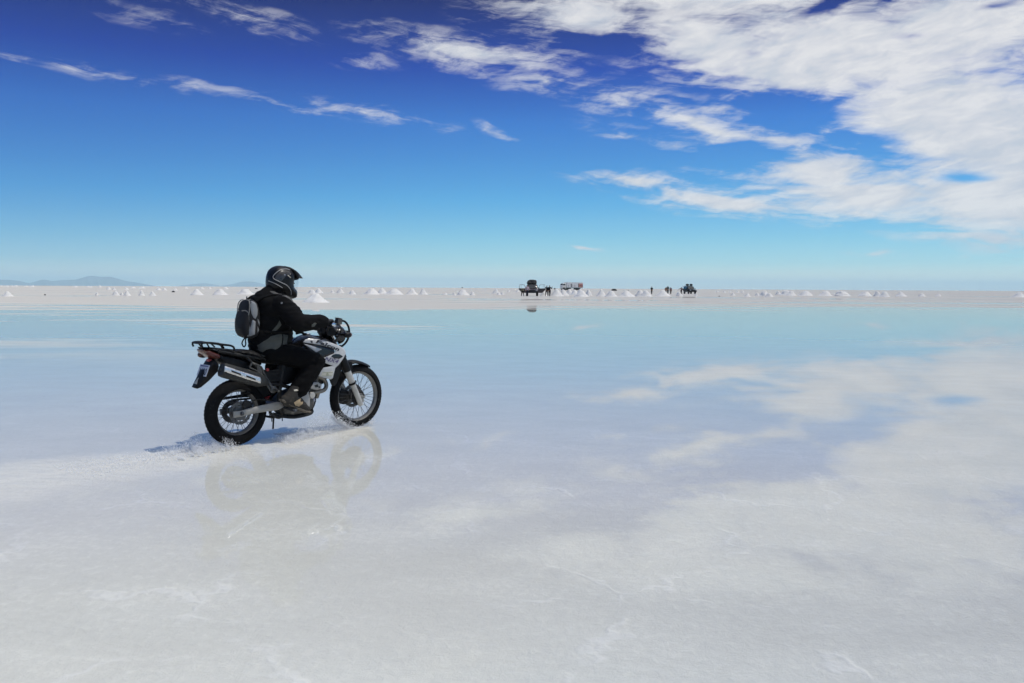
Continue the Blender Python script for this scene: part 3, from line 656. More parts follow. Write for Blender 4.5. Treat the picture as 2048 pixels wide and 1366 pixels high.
# shrouds
def shy(x,z): return .150+.062*math.sin(max(0,min(1,(x-.64)/.50))*math.pi*.62)-.55*max(0,z-.94)**1.2-.10*max(0,.80-z)
white_o=[(.667,.976),(.690,1.000),(.726,1.010),(.826,.999),(.942,.967),(1.061,.921),(1.115,.890),(1.136,.862),(1.138,.837),(1.126,.818),(1.107,.789),(1.080,.757),(1.053,.727),(1.010,.695),(.997,.640),(.985,.588),(.962,.578),(.890,.600),(.822,.626),(.826,.642),(.875,.706),(.981,.718),(.931,.737),(.881,.757),(.847,.799),(.925,.825),(1.000,.850),(1.009,.869),(.989,.895),(.920,.917),(.849,.937),(.760,.957),(.690,.968)]
for sd in(-1,1):
    s=MB(); s.panel(white_o,lambda x,z:shy(x,z)+.012,.012,r=.012,e=.006,side=sd,sp=.011); sh=s.build('tank_shroud',M['white'],bike)
    s=MB(); s.panel([(.951,.822),(.975,.838),(1.0,.842),(1.05,.837),(1.098,.812),(1.075,.796),(1.046,.788),(1.0,.785),(.966,.790)],lambda x,z:shy(x,z)+.0145,.004,r=.006,e=.002,side=sd); s.build('shroud_vent',M['blackg'],sh)
    if sd<0:
        def stick(body,size,x,z,ang,mat_,name,bold,shear,lift,sp=1.0,kx=1.0):
            V,F=text_mesh(body,size,bold,shear,sp); c0,s0=math.cos(R_(ang)),math.sin(R_(ang)); P=[]
            for v in V:
                vx=v.x*kx; X=x+vx*c0-v.y*s0*.3; Z=z+vx*s0+v.y*c0; P.append((X,-(shy(X,Z)+lift),Z))
            return MB().add(P,F).build(name,M[mat_],sh,smooth=False)
        stick('Falcon',.056,.782,.968,-21,'ink','lettering',.0022,.35,.0145,1.08,1.75)
        s=MB(); s.panel([(.728,.990),(.735,.986),(.744,.990),(.758,.984),(.752,.972),(.756,.960),(.745,.968),(.736,.962),(.740,.976)],lambda x,z:shy(x,z)+.0142,.003,r=.002,e=.0005); s.build('wing_emblem',M['ink'],sh)
        stick('NX4',.064,.868,.784,-14,'silver','lettering',.0045,.4,.0142,1.0,1.35)
        stick('NX4',.058,.868,.782,-14,'purple','lettering',.001,.4,.0150,1.06,1.38)
        s=MB(); s.panel([(.855,.662),(.985,.662),(.975,.612),(.845,.622)],lambda x,z:shy(x,z)+.0140,.003,r=.002,e=.0005); st=s.build('sticker',M['paper'],sh)
        s=MB()
        for (x0,x1,zz,hh) in((.862,.978,.655,.005),(.855,.965,.622,.004)): s.panel([(x0,zz+hh/2),(x1,zz+hh/2-.004),(x1,zz-hh/2-.004),(x0,zz-hh/2)],lambda x,z:shy(x,z)+.0150,.003,r=.001,e=.0003)
        for kx,kz,ww in((.905,.646,.018),(.900,.637,.030),(.902,.628,.028)): s.panel([(kx,kz+.003),(kx+ww,kz+.002),(kx+ww,kz-.003),(kx,kz-.003)],lambda x,z:shy(x,z)+.0150,.003,r=.001,e=.0003)
        s.build('sticker_print',M['olive'],st)
# black and white side panels between tank and seat
blk=[(.660,.966),(.760,.953),(.849,.934),(.985,.892),(1.004,.868),(.995,.850),(.925,.826),(.845,.800),(.80,.83),(.72,.88)]
for sd in(-1,1):
    s=MB(); s.panel(blk,lambda x,z:shy(x,z)+.004,.012,r=.014,e=.006,side=sd,sp=.012); sp_=s.build('side_panel',M['blackg'],bike)
    s=MB(); s.panel([(.664,.962),(.740,.938),(.806,.914),(.850,.898),(.815,.878),(.790,.868),(.812,.855),(.833,.838),(.79,.868),(.73,.915)],lambda x,z:shy(x,z)+.0075,.004,r=.01,e=.003,side=sd,sp=.011); s.build('side_flash',M['white'],sp_)
    s=MB(); s.panel([(.40,.76),(.62,.80),(.70,.74),(.64,.64),(.52,.56),(.42,.60)],lambda x,z:.125,.02,r=.02,e=.012,side=sd,smooth=True,sp=.016); s.build('side_cover',M['blackp'],bike)
    s=MB(); s.panel([(1.105,.785),(1.135,.80),(1.165,.76),(1.175,.70),(1.150,.62),(1.10,.52),(1.04,.50),(1.0,.60),(1.02,.69),(1.06,.73)],lambda x,z:.12-.10*max(0,x-1.05),.015,r=.015,e=.008,side=sd,smooth=True,sp=.014); s.build('radiator_scoop',M['blackp'],bike)
s=MB(); s.lathe([(.016,0),(.016,.012),(.010,.018)],(.258,-.135,.725),axis=(0,-1,0),seg=14,closed=False); s.build('red_reservoir_cap',M['redp'],bike)
s=MB(); s.box((.33,-.10,.66),(.20,.07,.12)); 
for k in range(3): s.box((.345,-.137,.69-k*.03),(.10,.006,.008))
s.build('battery_box',M['blackp'],bike,bevel=.008)
# seat
seat=[(-.10,.925),(.05,.930),(.165,.912),(.25,.870),(.35,.838),(.48,.840),(.60,.880),(.655,.945),(.66,.90),(.62,.82),(.50,.765),(.36,.765),(.25,.790),(.10,.855),(-.02,.893),(-.10,.905)]
s=MB(); s.inflate(seat,.140,.060,edge=.30,sp=.015,wf=lambda x,z:1.0-.30*max(0,min(1,(x-.35)/.3))-.12*max(0,-x/.1)); s.build('seat',M['vinyl'],bike)
# tail
tail=[(-.362,.972),(-.30,.967),(-.20,.958),(-.06,.938),(.05,.905),(.15,.86),(.25,.79),(.24,.765),(.12,.80),(0.,.845),(-.10,.868),(-.18,.892),(-.26,.925),(-.345,.952)]
s=MB(); s.inflate(tail,.105,.045,edge=.45,smooth=False,sp=.014,wf=lambda x,z:1.0-.35*max(0,min(1,(-.15-x)/.22))); ta=s.build('tail_cowl',M['blackp'],bike)
s=MB(); s.panel([(-.275,.950),(-.255,.951),(-.16,.912),(-.19,.915)],lambda x,z:.102-.35*.105*max(0,min(1,(-.15-x)/.22)),.006,r=.004,e=.002); s.build('tail_trim',M['frame'],ta)
# underside of the tail: wheel well and dark fill
s=MB(); s.inflate([(-.22,.90),(-.05,.87),(.12,.81),(.24,.76),(.30,.66),(.20,.64),(.05,.70),(-.10,.77),(-.20,.84)],.085,.03,edge=.6,smooth=True,sp=.018); s.build('inner_fender',M['blackp'],bike)
s=MB(); s.inflate([(-.352,.950),(-.30,.945),(-.255,.927),(-.19,.900),(-.205,.852),(-.265,.865),(-.31,.895),(-.34,.915)],.098,.035,edge=.55,sp=.011); s.build('tail_light',M['red'],bike)
# luggage rack
s=MB()
for sd in(-1,1): s.tube([(-.372,sd*.085,.972),(-.378,sd*.088,1.008),(-.30,sd*.10,1.012),(-.20,sd*.108,.994),(-.11,sd*.112,.978),(-.075,sd*.112,.957),(-.068,sd*.110,.925)],.0095,8,smooth=.02)
s.tube([(-.378,-.088,1.008),(-.378,.088,1.008)],.0095,8); s.tube([(-.22,-.107,.996),(-.22,.107,.996)],.008,8); s.tube([(-.10,-.112,.975),(-.10,.112,.975)],.008,8)
for sd in(-1,1):
    s.tube([(-.30,sd*.045,1.012),(-.14,sd*.05,.985)],.008,8); s.tube([(-.33,sd*.085,1.008),(-.30,sd*.075,.965)],.007,8); s.tube([(-.19,sd*.10,.99),(-.16,sd*.085,.955)],.007,8)
s.box((-.29,0,1.012),(.17,.16,.006),Matrix.Rotation(.08,3,'Y'))
s.build('luggage_rack',M['blackp'],bike)
# rear mudguard with plate
s=MB(); mg=[(-.245,.865),(-.190,.80),(-.20,.735),(-.285,.655),(-.365,.598),(-.40,.588),(-.425,.602),(-.372,.690),(-.315,.785),(-.275,.84)]
s.inflate(mg,.075,.03,edge=.55,smooth=False,sp=.014,wf=lambda x,z:.75+.25*min(1,max(0,(z-.6)/.2)),y0=0.0); mgo=s.build('rear_mudguard',M['blackp'],bike)
# plate: faces rearward along the mudguard
pn=Vector((-.86,0,.34)).normalized(); pu=Vector((.34,0,.86)).normalized(); pr=Vector((0,-1,0))   # seen from behind: +right = -y
pc=Vector((-.330,-.012,.752))
def onplate(u,v,dn=0): return pc+pr*u+pu*v+pn*dn
s=MB(); cr_=[]; 
for dn in(0,.003): cr_+=[onplate(u,v,dn) for u,v in((-.088,-.055),(.088,-.055),(.088,.055),(-.088,.055))]
s.add(cr_,[(0,1,2,3),(4,5,6,7),(0,1,5,4),(1,2,6,5),(2,3,7,6),(3,0,4,7)]); plo=s.build('license_plate',M['plate'],mgo,smooth=False)
V,F=text_mesh('1120',.088,.002,0,1.0); mxw=max(v.x for v in V)
s=MB(); s.add([onplate((v.x-mxw/2)*.82,v.y-.043,.0045) for v in V],F)
s.build('plate_digits',M['ink'],plo,smooth=False)
s=MB(); s.add([onplate(u,v,.0045) for u,v in((-.072,.036),(.072,.036),(.072,.047),(-.072,.047))],[(0,1,2,3)]); s.build('plate_heading',M['purple'],plo,smooth=False)
s=MB(); s.add([Vector((-.385,0,.655))+pr*u+pu*v+pn*.012 for u,v in((-.03,-.03),(.035,-.03),(.02,.035))],[(0,1,2)]); s.lathe([(.028,0),(.028,.01)],(-.376,0,.660),axis=pn,seg=3,closed=False); s.build('mudguard_reflector',M['beige'],mgo,smooth=False)
s=MB(); s.box((-.278,-.02,.845),(.03,.05,.025)); s.build('red_reflector',M['redp'],mgo,bevel=.004)
# indicators
def indicator(c,lens_dir,name='indicator'):
    c=Vector(c); sd=-1 if c.y<0 else 1
    s=MB(); s.ell(c,(.050,.034,.032)); s.tube([c,(c.x+.02*(1 if lens_dir<0 else -1),c.y-sd*.10,c.z+.005)],.010,8)
    io=s.build(name,M['blackp'],bike)
    s=MB(); s.ell(c+Vector((lens_dir*.016,0,0)),(.038,.031,.029)); s.build('indicator_lens',M['amber'],io)
for sd in(-1,1):
    indicator((1.185,sd*.185,1.030),1)
indicator((-.245,.150,.885),-1)
# front end: fork along the steering axis
fdir=Vector((1.418-1.236,0,.256-.645)).normalized()
for sd in(-1,1):
    p0=Vector((1.236,sd*.105,.645)); p1=Vector((1.418,sd*.105,.256)); s=MB()
    s.tube([p0-fdir*.01,p0+fdir*.0,p0+fdir*.16,p0+fdir*.18,p1-fdir*.02,p1],lambda t:.036 if t<.5 else .029,16); fl=s.build('fork_leg',M['forkl'],bike)
    s=MB(); a=p0-fdir*.42; s.tube([a,p0],.0205,14); s.build('fork_tube',M['chrome'],fl)
    s=MB(); a=p0-fdir*.20; 
    s.tube([a-fdir*.02,p0+fdir*.005],.042,16); s.build('fork_gaiter',M['blackp'],fl)
    s=MB(); c0=p0+fdir*.155; s.tube([c0-fdir*.012,c0+fdir*.012],.040,16); s.tube([c0+Vector((.02,0,0)),c0+Vector((.05,0,.02))],.008,6); s.build('hose_clamp',M['blackp'],fl)
s=MB(); 
for sd in(-1,1):
    s.tube([(1.20,sd*.105,.70),(1.17,0,.69)],.03,10); 
for q_,h_ in((.36,.026),(.16,.03)):
    c0=Vector((1.236,0,.645))-fdir*q_; s.box(c0,(.09,.26,h_*1.4),Matrix.Rotation(-.44,3,'Y'))
s.build('fork_yoke',M['darkeng'],bike,bevel=.008)
s=MB(); s.inflate([(1.262,.40),(1.30,.425),(1.36,.41),(1.375,.37),(1.37,.30),(1.35,.262),(1.29,.262),(1.258,.30),(1.25,.35)],.032,.016,edge=.6,y0=.075,sp=.012); s.tube([(1.30,.085,.41),(1.27,.10,.55),(1.23,.11,.68),(1.15,.10,.86)],.006,6,smooth=.03); s.inflate([(1.37,.40),(1.46,.42),(1.49,.36),(1.47,.28),(1.40,.25),(1.36,.31)],.022,.02,edge=.5,y0=-.035,sp=.014)
for k in range(4): s.box((1.256,.075,.30+k*.028),(.022,.05,.012))
s.build('front_caliper',M['darkeng'],bike)
s=MB(); s.tube([(1.434,-.12,.345),(1.434,.12,.345)],.012,12); s.box((1.425,-.10,.32),(.05,.03,.07)); s.box((1.425,.10,.32),(.05,.03,.07)); s.lathe([(.012,0),(.012,.012)],(1.434,-.135,.345),axis=(0,-1,0),seg=6,closed=False); s.build('front_axle',M['alu'],bike)
s=MB(); s.lathe([(.02,-.05),(.055,-.05),(.062,-.06),(.055,-.072),(.02,-.072)],(1.434,0,.345),seg=24,mod=lambda k,j:.006 if k%2 else 0); s.build('speedo_drive',M['darkeng'],bike)
# front fender: curved strip over the wheel
fen=[(1.255,.705),(1.30,.735),(1.352,.746),(1.40,.744),(1.452,.733),(1.50,.718),(1.537,.704),(1.585,.684),(1.622,.662)]
fp=cr_spline([(x,0,z) for x,z in fen],False,.012); s=MB(); n=len(fp); vs=[]; fs=[]; K=11
for lay in(0,1):
    for i,p in enumerate(fp):
        t=i/(n-1); wd=.072*(1-.75*max(0,(t-.45)/.55)**1.6)*(.75+.25*min(1,t/.2)); tan=(fp[min(i+1,n-1)]-fp[max(i-1,0)]).normalized(); nr=Vector((-tan.z,0,tan.x))
        for k in range(K):
            u=-1+2*k/(K-1); drop=.042*abs(u)**2.6*(1-.5*t)+.012*(1-abs(u))*0
            vs.append(p+Vector((0,u*wd,0))-nr*(drop+lay*.004))
for i in range(n-1):
    for k in range(K-1):
        a=i*K+k; fs.append((a,a+1,a+K+1,a+K)); a+=n*K; fs.append((a+K,a+K+1,a+1,a))
N_=n*K
for i in range(n-1):
    for k in(0,K-1): a=i*K+k; fs.append((a,a+K,a+K+N_,a+N_))
for k in range(K-1):
    for i in(0,n-1): a=i*K+k; fs.append((a,a+1,a+1+N_,a+N_))
s.add(vs,fs)
s.box((1.30,-.062,.68),(.06,.02,.10)); s.box((1.30,.062,.68),(.06,.02,.10))
s.build('front_fender',M['blackp'],bike,angle=60)
# headlight, guard hoop, dash, handlebar
s=MB(); hc=Vector((1.19,0,1.02)); s.lathe([(.0,.055),(.088,.045),(.096,.03),(.098,.0),(.085,-.06),(.05,-.12),(.0,-.135)],hc,axis=(1,0,-.08),seg=36,closed=False); ho_=s.build('headlight',M['blackg'],bike)
s=MB(); s.lathe([(.0,.066),(.05,.062),(.085,.048),(.086,.044),(.0,.044)],hc,axis=(1,0,-.08),seg=36,closed=False); s.build('headlight_lens',M['glass'],ho_)
s=MB()
for sd in(-1,1): s.tube([(1.205,sd*.05,1.175),(1.235,sd*.075,1.165),(1.268,sd*.085,1.12),(1.283,sd*.085,1.06),(1.272,sd*.085,.995),(1.24,sd*.08,.94),(1.20,sd*.07,.905)],.011,8,smooth=.02); s.tube([(1.10,sd*.09,1.02),(1.19,sd*.10,1.02)],.008,6)
s.tube([(1.205,-.05,1.175),(1.205,.05,1.175)],.010,8); s.tube([(1.283,-.085,1.06),(1.283,.085,1.06)],.007,8); s.tube([(1.20,-.07,.905),(1.20,.07,.905)],.010,8)
s.build('headlight_guard',M['blackp'],bike)
s=MB(); 
for sd in(-1,1): s.lathe([(.0,0),(.045,0),(.052,.02),(.05,.055),(.042,.06),(.0,.058)],(1.06,sd*.05,1.10),axis=(-.5,0,.86),seg=28,closed=False)
s.inflate([(.98,1.06),(1.02,1.13),(1.09,1.12),(1.14,1.06),(1.12,1.0),(1.02,1.0)],.085,.03,edge=.5,sp=.016); s.build('instrument_panel',M['blackp'],bike)
hb=[(.835,-.41,1.160),(.862,-.33,1.163),(.905,-.25,1.152),(.97,-.14,1.095),(1.0,-.07,1.078),(1.0,.07,1.078),(.97,.14,1.095),(.905,.25,1.152),(.862,.33,1.163),(.835,.41,1.160)]
s=MB(); s.tube(hb,.0115,10,smooth=.03); s.box((1.0,-.045,1.075),(.045,.03,.05)); s.box((1.0,.045,1.075),(.045,.03,.05)); hbo=s.build('handlebar',M['darkeng'],bike)
for sd in(-1,1):
    s=MB(); s.tube([(.833,sd*.415,1.160),(.878,sd*.295,1.162)],.017,12); s.lathe([(.021,0),(.021,.012)],(.834,sd*.412,1.160),axis=(-.3,sd,0),seg=14,closed=False); s.build('grip',M['blackp'],hbo); s=MB(); s.lathe([(.016,0),(.018,.004),(.018,.020),(.008,.024),(.0,.022)],(.830,sd*.424,1.160),axis=(-.3,sd,0),seg=16,closed=False); s.build('bar_end',M['chrome'],hbo)
    s=MB(); s.tube([(.925,sd*.235,1.155),(.955,sd*.25,1.150),(.955,sd*.32,1.142),(.925,sd*.41,1.137)],.0065,8,smooth=.02); s.box((.925,sd*.235,1.158),(.045,.05,.035)); s.build('lever',M['steel'],hbo)
    s=MB(); s.box((.895,sd*.268,1.163),(.045,.045,.05)); s.build('switch_block',M['blackp'],hbo,bevel=.008)
s=MB(); s.box((1.025,-.25,1.178),(.055,.055,.055),Matrix.Rotation(.2,3,'Y')); s.box((1.025,-.25,1.209),(.060,.06,.010),Matrix.Rotation(.2,3,'Y')); s.build('brake_reservoir',M['frame'],hbo,bevel=.006)
s=MB()
for sd in(-1,1): s.tube([(.96,sd*.22,1.15),(1.08,sd*.20,1.13),(1.14,sd*.12,1.05),(1.10,sd*.06,.95),(1.05,sd*.04,.85)],.006,6,smooth=.03)
s.tube([(.94,-.25,1.17),(1.06,-.22,1.18),(1.13,-.10,1.08),(1.08,-.05,.95)],.005,6,smooth=.03); s.build('control_cables',M['blackp'],hbo)
# rearsets, pedal, stand
for sd in(-1,1):
    s=MB(); s.tube([(.45,sd*.10,.335),(.47,sd*.20,.322),(.47,sd*.30,.318)],.013,10); s.box((.47,sd*.25,.326),(.045,.09,.016)); s.build('foot_peg',M['steel'],bike)
s=MB(); s.tube([(.43,-.15,.36),(.52,-.165,.33),(.62,-.17,.305),(.66,-.20,.30)],.009,8,smooth=.03); s.build('brake_pedal',M['steel'],bike)
s=MB(); s.tube([(.40,-.02,.27),(.40,.0,.11)],.009,8); s.tube([(.30,.10,.30),(.36,.06,.235),(.42,0,.22)],.012,8); s.build('side_stand',M['darkeng'],bike)
for (x,y_,z0,z1) in((.335,-.08,.26,.20),(.46,-.07,.24,.19),(.40,.06,.25,.215)): s=MB(); s.tube([(x,y_,z0),(x+.004,y_,z1)],.005,6); s.build('drain_hose',M['darkeng'],bike)
s=MB(); s.tube([(.30,-.10,.30),(.36,-.11,.25),(.42,-.10,.235),(.44,-.10,.28)],.014,8,smooth=.02); s.build('linkage_arm',M['darkeng'],bike)
# ------------------------------------------------------------------ the rider, in the motorcycle's axes
from mathutils.bvhtree import BVHTree
M.update(
 cloth=pbr('black riding fabric',(.0052,.0052,.0055),.92,spec=.15,var=.3,vscale=7,bump=.5,bscale=260,dust=(.03,.029,.028),dust_amt=.10,dscale=6),
 trous=pbr('black trouser fabric',(.0044,.0044,.0047),.92,spec=.12,var=.3,vscale=6,bump=.5,bscale=240,dust=(.035,.033,.03),dust_amt=.12,dscale=7),
 greyc=pbr('grey olive fabric',(.085,.088,.078),.9,spec=.2,var=.25,vscale=9,bump=.5,bscale=240),
 reflect=pbr('grey shoulder fabric',(.115,.112,.108),.8,spec=.2,var=.3,vscale=14,bump=.4,bscale=200),
 leather=pbr('black glove leather',(.012,.012,.012),.6,bump=.4,bscale=150),
 knuckle=pbr('grey glove guard',(.13,.13,.12),.5),
 boot=pbr('worn brown boot leather',(.026,.022,.017),.8,var=.4,vscale=18,bump=.6,bscale=70,dust=(.18,.15,.11),dust_amt=.18,dscale=16),
 tan=pbr('tan suede',(.46,.34,.20),.85,var=.3,vscale=25,bump=.4), sole=pbr('boot sole rubber',(.13,.11,.085),.8,var=.3), pale=pbr('pale boot lining',(.62,.58,.48),.8),
 helm=pbr('black helmet lacquer',(.0042,.0042,.0046),.40,spec=.28,coat=.05,var=.05), helmg=pbr('graphite helmet graphic',(.032,.031,.030),.32,coat=.25,var=.25,vscale=20), stripe=pbr('silver helmet line',(.42,.41,.39),.3),
 skin=pbr('skin',(.30,.17,.11),.5,var=.1), eye=pbr('eye',(.04,.025,.02),.1), packb=pbr('black pack nylon',(.012,.012,.013),.7,spec=.3,bump=.5,bscale=180), packg=pbr('light grey pack nylon',(.25,.26,.265),.75,spec=.3,var=.15,bump=.5,bscale=120,dust=(.30,.29,.27),dust_amt=.2), pipe_=pbr('grey zip piping',(.20,.195,.18),.7),
)
vm,q=new_mat('clear visor'); o_=q.n('ShaderNodeOutputMaterial'); t_=q.n('ShaderNodeBsdfTransparent'); gl_=q.n('ShaderNodeBsdfGlossy'); gl_.inputs['Roughness'].default_value=.04; t_.inputs[0].default_value=(.97,.98,.985,1)
x_=q.n('ShaderNodeMixShader'); x_.inputs[0].default_value=.035; q.set(x_.inputs[1],t_.outputs[0]); q.set(x_.inputs[2],gl_.outputs[0]); q.set(o_.inputs[0],x_.outputs[0]); M['visor']=vm
PB=Vector((.33,0,.80))
per=thing('person','person in black jacket, trousers and helmet riding the motorcycle, hands on the handlebar','person',BM@Matrix.Translation(PB))
def decal(me,outline,lift,th,side=-1,smooth=False,sp=.012,z_only=None):
    """a cloth or print panel laid on the side of a mesh: outline in (x,z), cast sideways onto the surface"""
    bv=BVHTree.FromPolygons([v.co for v in me.vertices],[tuple(p.vertices) for p in me.polygons])
    s=MB(); V,F,B,D=s._tri(outline,smooth,sp); ys=[]
    for (x,z) in V:
        h=bv.ray_cast(Vector((x,side*2,z)),Vector((0,-side,0)))[0]; ys.append(h.y if h else None)
    kn=[y for y in ys if y is not None]; dflt=sum(kn)/len(kn) if kn else 0
    ys=[dflt if y is None else y for y in ys]; n=len(V)
    vs=[(x,y+side*(lift*min(1,.25+d/.01)),z) for (x,z),y,d in zip(V,ys,D)]+[(x,y-side*th,z) for (x,z),y in zip(V,ys)]
    return s.add(vs,[tuple(f) for f in F]+[tuple(n+i for i in reversed(f)) for f in F]+[(b,a,n+a,n+b) for a,b in B])
def on_surface(me,pts,lift=.002,side=-1):
    bv=BVHTree.FromPolygons([v.co for v in me.vertices],[tuple(p.vertices) for p in me.polygons]); out=[]
    for x,z in pts:
        h=bv.ray_cast(Vector((x,side*2,z)),Vector((0,-side,0)))[0]
        if h: out.append((x,h.y+side*lift,z))
    return out
SH=lambda sd:Vector((.41,sd*.185,1.355)); EL=lambda sd:Vector((.475,sd*.355,1.175)); WR=lambda sd:Vector((.745,sd*.372,1.190))
HP=lambda sd:Vector((.34,sd*.095,.90)); KN=lambda sd:Vector((.765,sd*.225,.775)); AN=lambda sd:Vector((.515,sd*.230,.475))
# the body under the clothes: one continuous figure
b=MB()
b.chain([((.36,0,.92),.13),((.40,0,1.12),.125),((.405,0,1.30),.13)]); b.chain([((.40,0,1.36),.075),((.47,0,1.50),.058)])
for sd in(-1,1):
    b.chain([((.40,sd*.02,1.34),.08),(SH(sd),.06),(EL(sd),.042),(WR(sd),.030)]); b.chain([((.36,sd*.04,.92),.10),(HP(sd),.085),(KN(sd),.055),(AN(sd),.038)])
b.ell((.525,0,1.565),(.095,.074,.115)); b.ell((.575,0,1.535),(.070,.058,.075)); b.cap((.632,0,1.565),(.655,0,1.540),.010,.013); b.cap((.635,-.03,1.583),(.635,.03,1.583),.010,.010)
bme=remesh(b,.010,3); bo_=mesh_obj('body',bme,M['skin'],per,PB)
for sd in(-1,1):
    s=MB(); s.ell((.640,sd*.030,1.567),(.010,.011,.010)); s.build('eye',M['eye'],per,PB)
# jacket
def folds(a1,f1,a2,f2,dirv):
    D_=Vector(dirv)
    def fn(c,n):
        q=Vector((c.x*f1,c.y*f1,c.z*f1)); w1=noise.noise(q+D_)
        r=Vector((c.x*f2*.6,c.y*f2*.6,c.z*f2*1.7)); w2=1-2*abs(noise.noise(r-D_))
        return a1*w1+a2*w2
    return fn
j=MB()
j.ell((.385,0,1.035),(.225,.200,.190)); j.ell((.372,0,.955),(.20,.198,.135)); j.ell((.390,0,1.17),(.195,.205,.19)); j.ell((.395,0,1.295),(.180,.215,.135)); j.ell((.41,0,1.375),(.130,.165,.085)); j.ell((.335,0,1.385),(.135,.170,.080)); j.cap((.33,0,1.41),(.40,0,1.485),.10,.075)
j.chain([((.41,0,1.40),.105),((.475,0,1.475),.088)])
for sd in(-1,1):
    S,E_,W_=SH(sd),EL(sd),WR(sd)
    j.chain([((.40,sd*.07,1.36),.10),(S,.100),(S.lerp(E_,.5)+Vector((.01,0,0)),.096),(E_,.083),(E_.lerp(W_,.45),.079),(W_-Vector((.05,0,0)),.064),(W_,.060)])
jme=remesh(j,.009,3,'jacket',folds(.009,7,.007,15,(3,1,9)))
jo=mesh_obj('jacket',jme.copy(),M['cloth'],per,PB)
hp=[(.187,.965),(.225,1.005),(.284,1.052),(.335,1.066),(.386,1.072),(.466,1.054),(.455,1.01),(.448,.977),(.517,.938),(.450,.912),(.372,.892),(.290,.872),(.219,.856),(.198,.90)]
decal(jme,hp,.006,.01,sp=.012).build('hip_panel',M['greyc'],jo,PB)
s=MB(); z_=on_surface(jme,[(.395,1.068),(.392,1.02),(.388,.97),(.384,.93),(.382,.897)],.009); s.tube(z_,.006,6,smooth=.02); s.build('pocket_zip',M['cloth'],jo,PB)
decal(jme,[(.375,1.447),(.425,1.447),(.475,1.425),(.525,1.385),(.560,1.345),(.566,1.318),(.540,1.318),(.500,1.355),(.455,1.395),(.415,1.425)],.005,.008).build('shoulder_panel',M['reflect'],jo,PB)
decal(jme,[(.34,1.49),(.39,1.485),(.425,1.462),(.40,1.455),(.36,1.468)],.004,.006).build('collar_panel',M['reflect'],jo,PB)
decal(jme,[(.345,1.382),(.357,1.385),(.355,1.368),(.343,1.366)],.004,.004).build('chest_badge',M['packg'],jo,PB)
decal(jme,[(.335,1.155),(.365,1.205),(.385,1.160),(.345,1.11),(.29,1.075),(.30,1.11)],.004,.006).build('side_vent',M['greyc'],jo,PB)
decal(jme,[(.565,1.165),(.60,1.185),(.625,1.175),(.60,1.145),(.57,1.14)],.004,.006).build('elbow_patch',M['greyc'],jo,PB)
s=MB(); s.tube([(.585,-.14,1.065),(.635,-.16,1.075),(.665,-.165,1.060),(.690,-.165,1.055)],.012,8,smooth=.02); s.build('waist_strap',M['cloth'],jo,PB)
# trousers
t=MB(); t.ell((.365,0,.905),(.185,.190,.110))
for sd in(-1,1):
    h_,k_,a_=HP(sd),KN(sd),AN(sd)
    t.chain([(h_,.115),(h_.lerp(k_,.5)+Vector((0,0,.0)),.108),(k_,.088),(k_.lerp(a_,.35),.088),(k_.lerp(a_,.8),.090),(a_+Vector((.03,0,.03)),.084)])
tme=remesh(t,.009,3,'trousers',folds(.008,7,.008,13,(1,5,2)))
mesh_obj('trousers',tme,M['trous'],per,PB)
# boots
for sd in(-1,1):
    y=sd*.232; s=MB()
    s.chain([((.535,y,.53),.066),((.475,y,.462),.064),((.415,y,.420),.056)]); s.chain([((.475,y,.452),.062),((.545,y,.385),.053),((.610,y,.325),.042),((.640,y,.304),.034)]); s.chain([((.40,y,.425),.050),((.50,y,.375),.046),((.60,y,.320),.038)])
    me=remesh(s,.007,3,'boot',folds(.002,14,.003,30,(2,2,2))); bo2=mesh_obj('boot',me.copy(),M['boot'],per,PB)
    s=MB(); s.inflate([(.345,.432),(.365,.402),(.44,.360),(.53,.313),(.62,.274),(.668,.270),(.672,.286),(.62,.303),(.53,.343),(.44,.388),(.37,.432)],.044,.02,edge=.7,y0=y,sp=.012); s.build('boot_sole',M['sole'],bo2,PB)
    decal(me,[(.462,.395),(.49,.415),(.535,.432),(.550,.428),(.525,.405),(.552,.392),(.565,.402),(.560,.375),(.52,.350),(.48,.365)],.004,.006,side=sd).build('boot_toe_panel',M['tan'],bo2,PB)
    decal(me,[(.462,.522),(.485,.528),(.520,.507),(.516,.495),(.488,.508),(.465,.510)],.012,.006,side=sd).build('boot_tongue',M['pale'],bo2,PB)
# gloves: palm, four fingers curled over the grip, thumb under it
for sd in(-1,1):
    G_=MB(); gx=lambda y:.875-.375*(abs(y)-.295)
    G_.chain([((.735,sd*.372,1.190),.048),((.765,sd*.370,1.192),.044)]); G_.ell((.793,sd*.362,1.190),(.046,.048,.024)); G_.ell((.818,sd*.352,1.188),(.030,.046,.022))
    for i,(y,L) in enumerate(((.310,1.0),(.334,1.1),(.358,1.04),(.381,.9))):
        X=gx(y); yy=sd*y
        G_.chain([((X-.030,yy,1.196),.0135),((X+.012,yy,1.197),.0125),((X+.031*L,yy,1.172),.0115),((X+.020*L,yy,1.140),.0105),((X-.006,yy-sd*.002,1.133),.0095)],12)
    G_.chain([((.795,sd*.318,1.182),.018),((.835,sd*.298,1.160),.0145),((gx(.29)+.004,sd*.290,1.134),.0125),((gx(.30)+.022,sd*.303,1.130),.0105)],12)
    me=remesh(G_,.0042,2,'glove',folds(.0012,30,.001,60,(4,1,1))); go2=mesh_obj('glove',me,M['leather'],per,PB)
    s=MB(); s.ell((.826,sd*.350,1.205),(.016,.036,.007)); s.build('knuckle_guard',M['knuckle'],go2,PB)
    s=MB(); s.lathe([(.052,-.012),(.055,-.006),(.055,.006),(.052,.012)],(.748,sd*.372,1.190),axis=(1,0,0),seg=24); s.build('wrist_strap',M['cloth'],go2,PB)
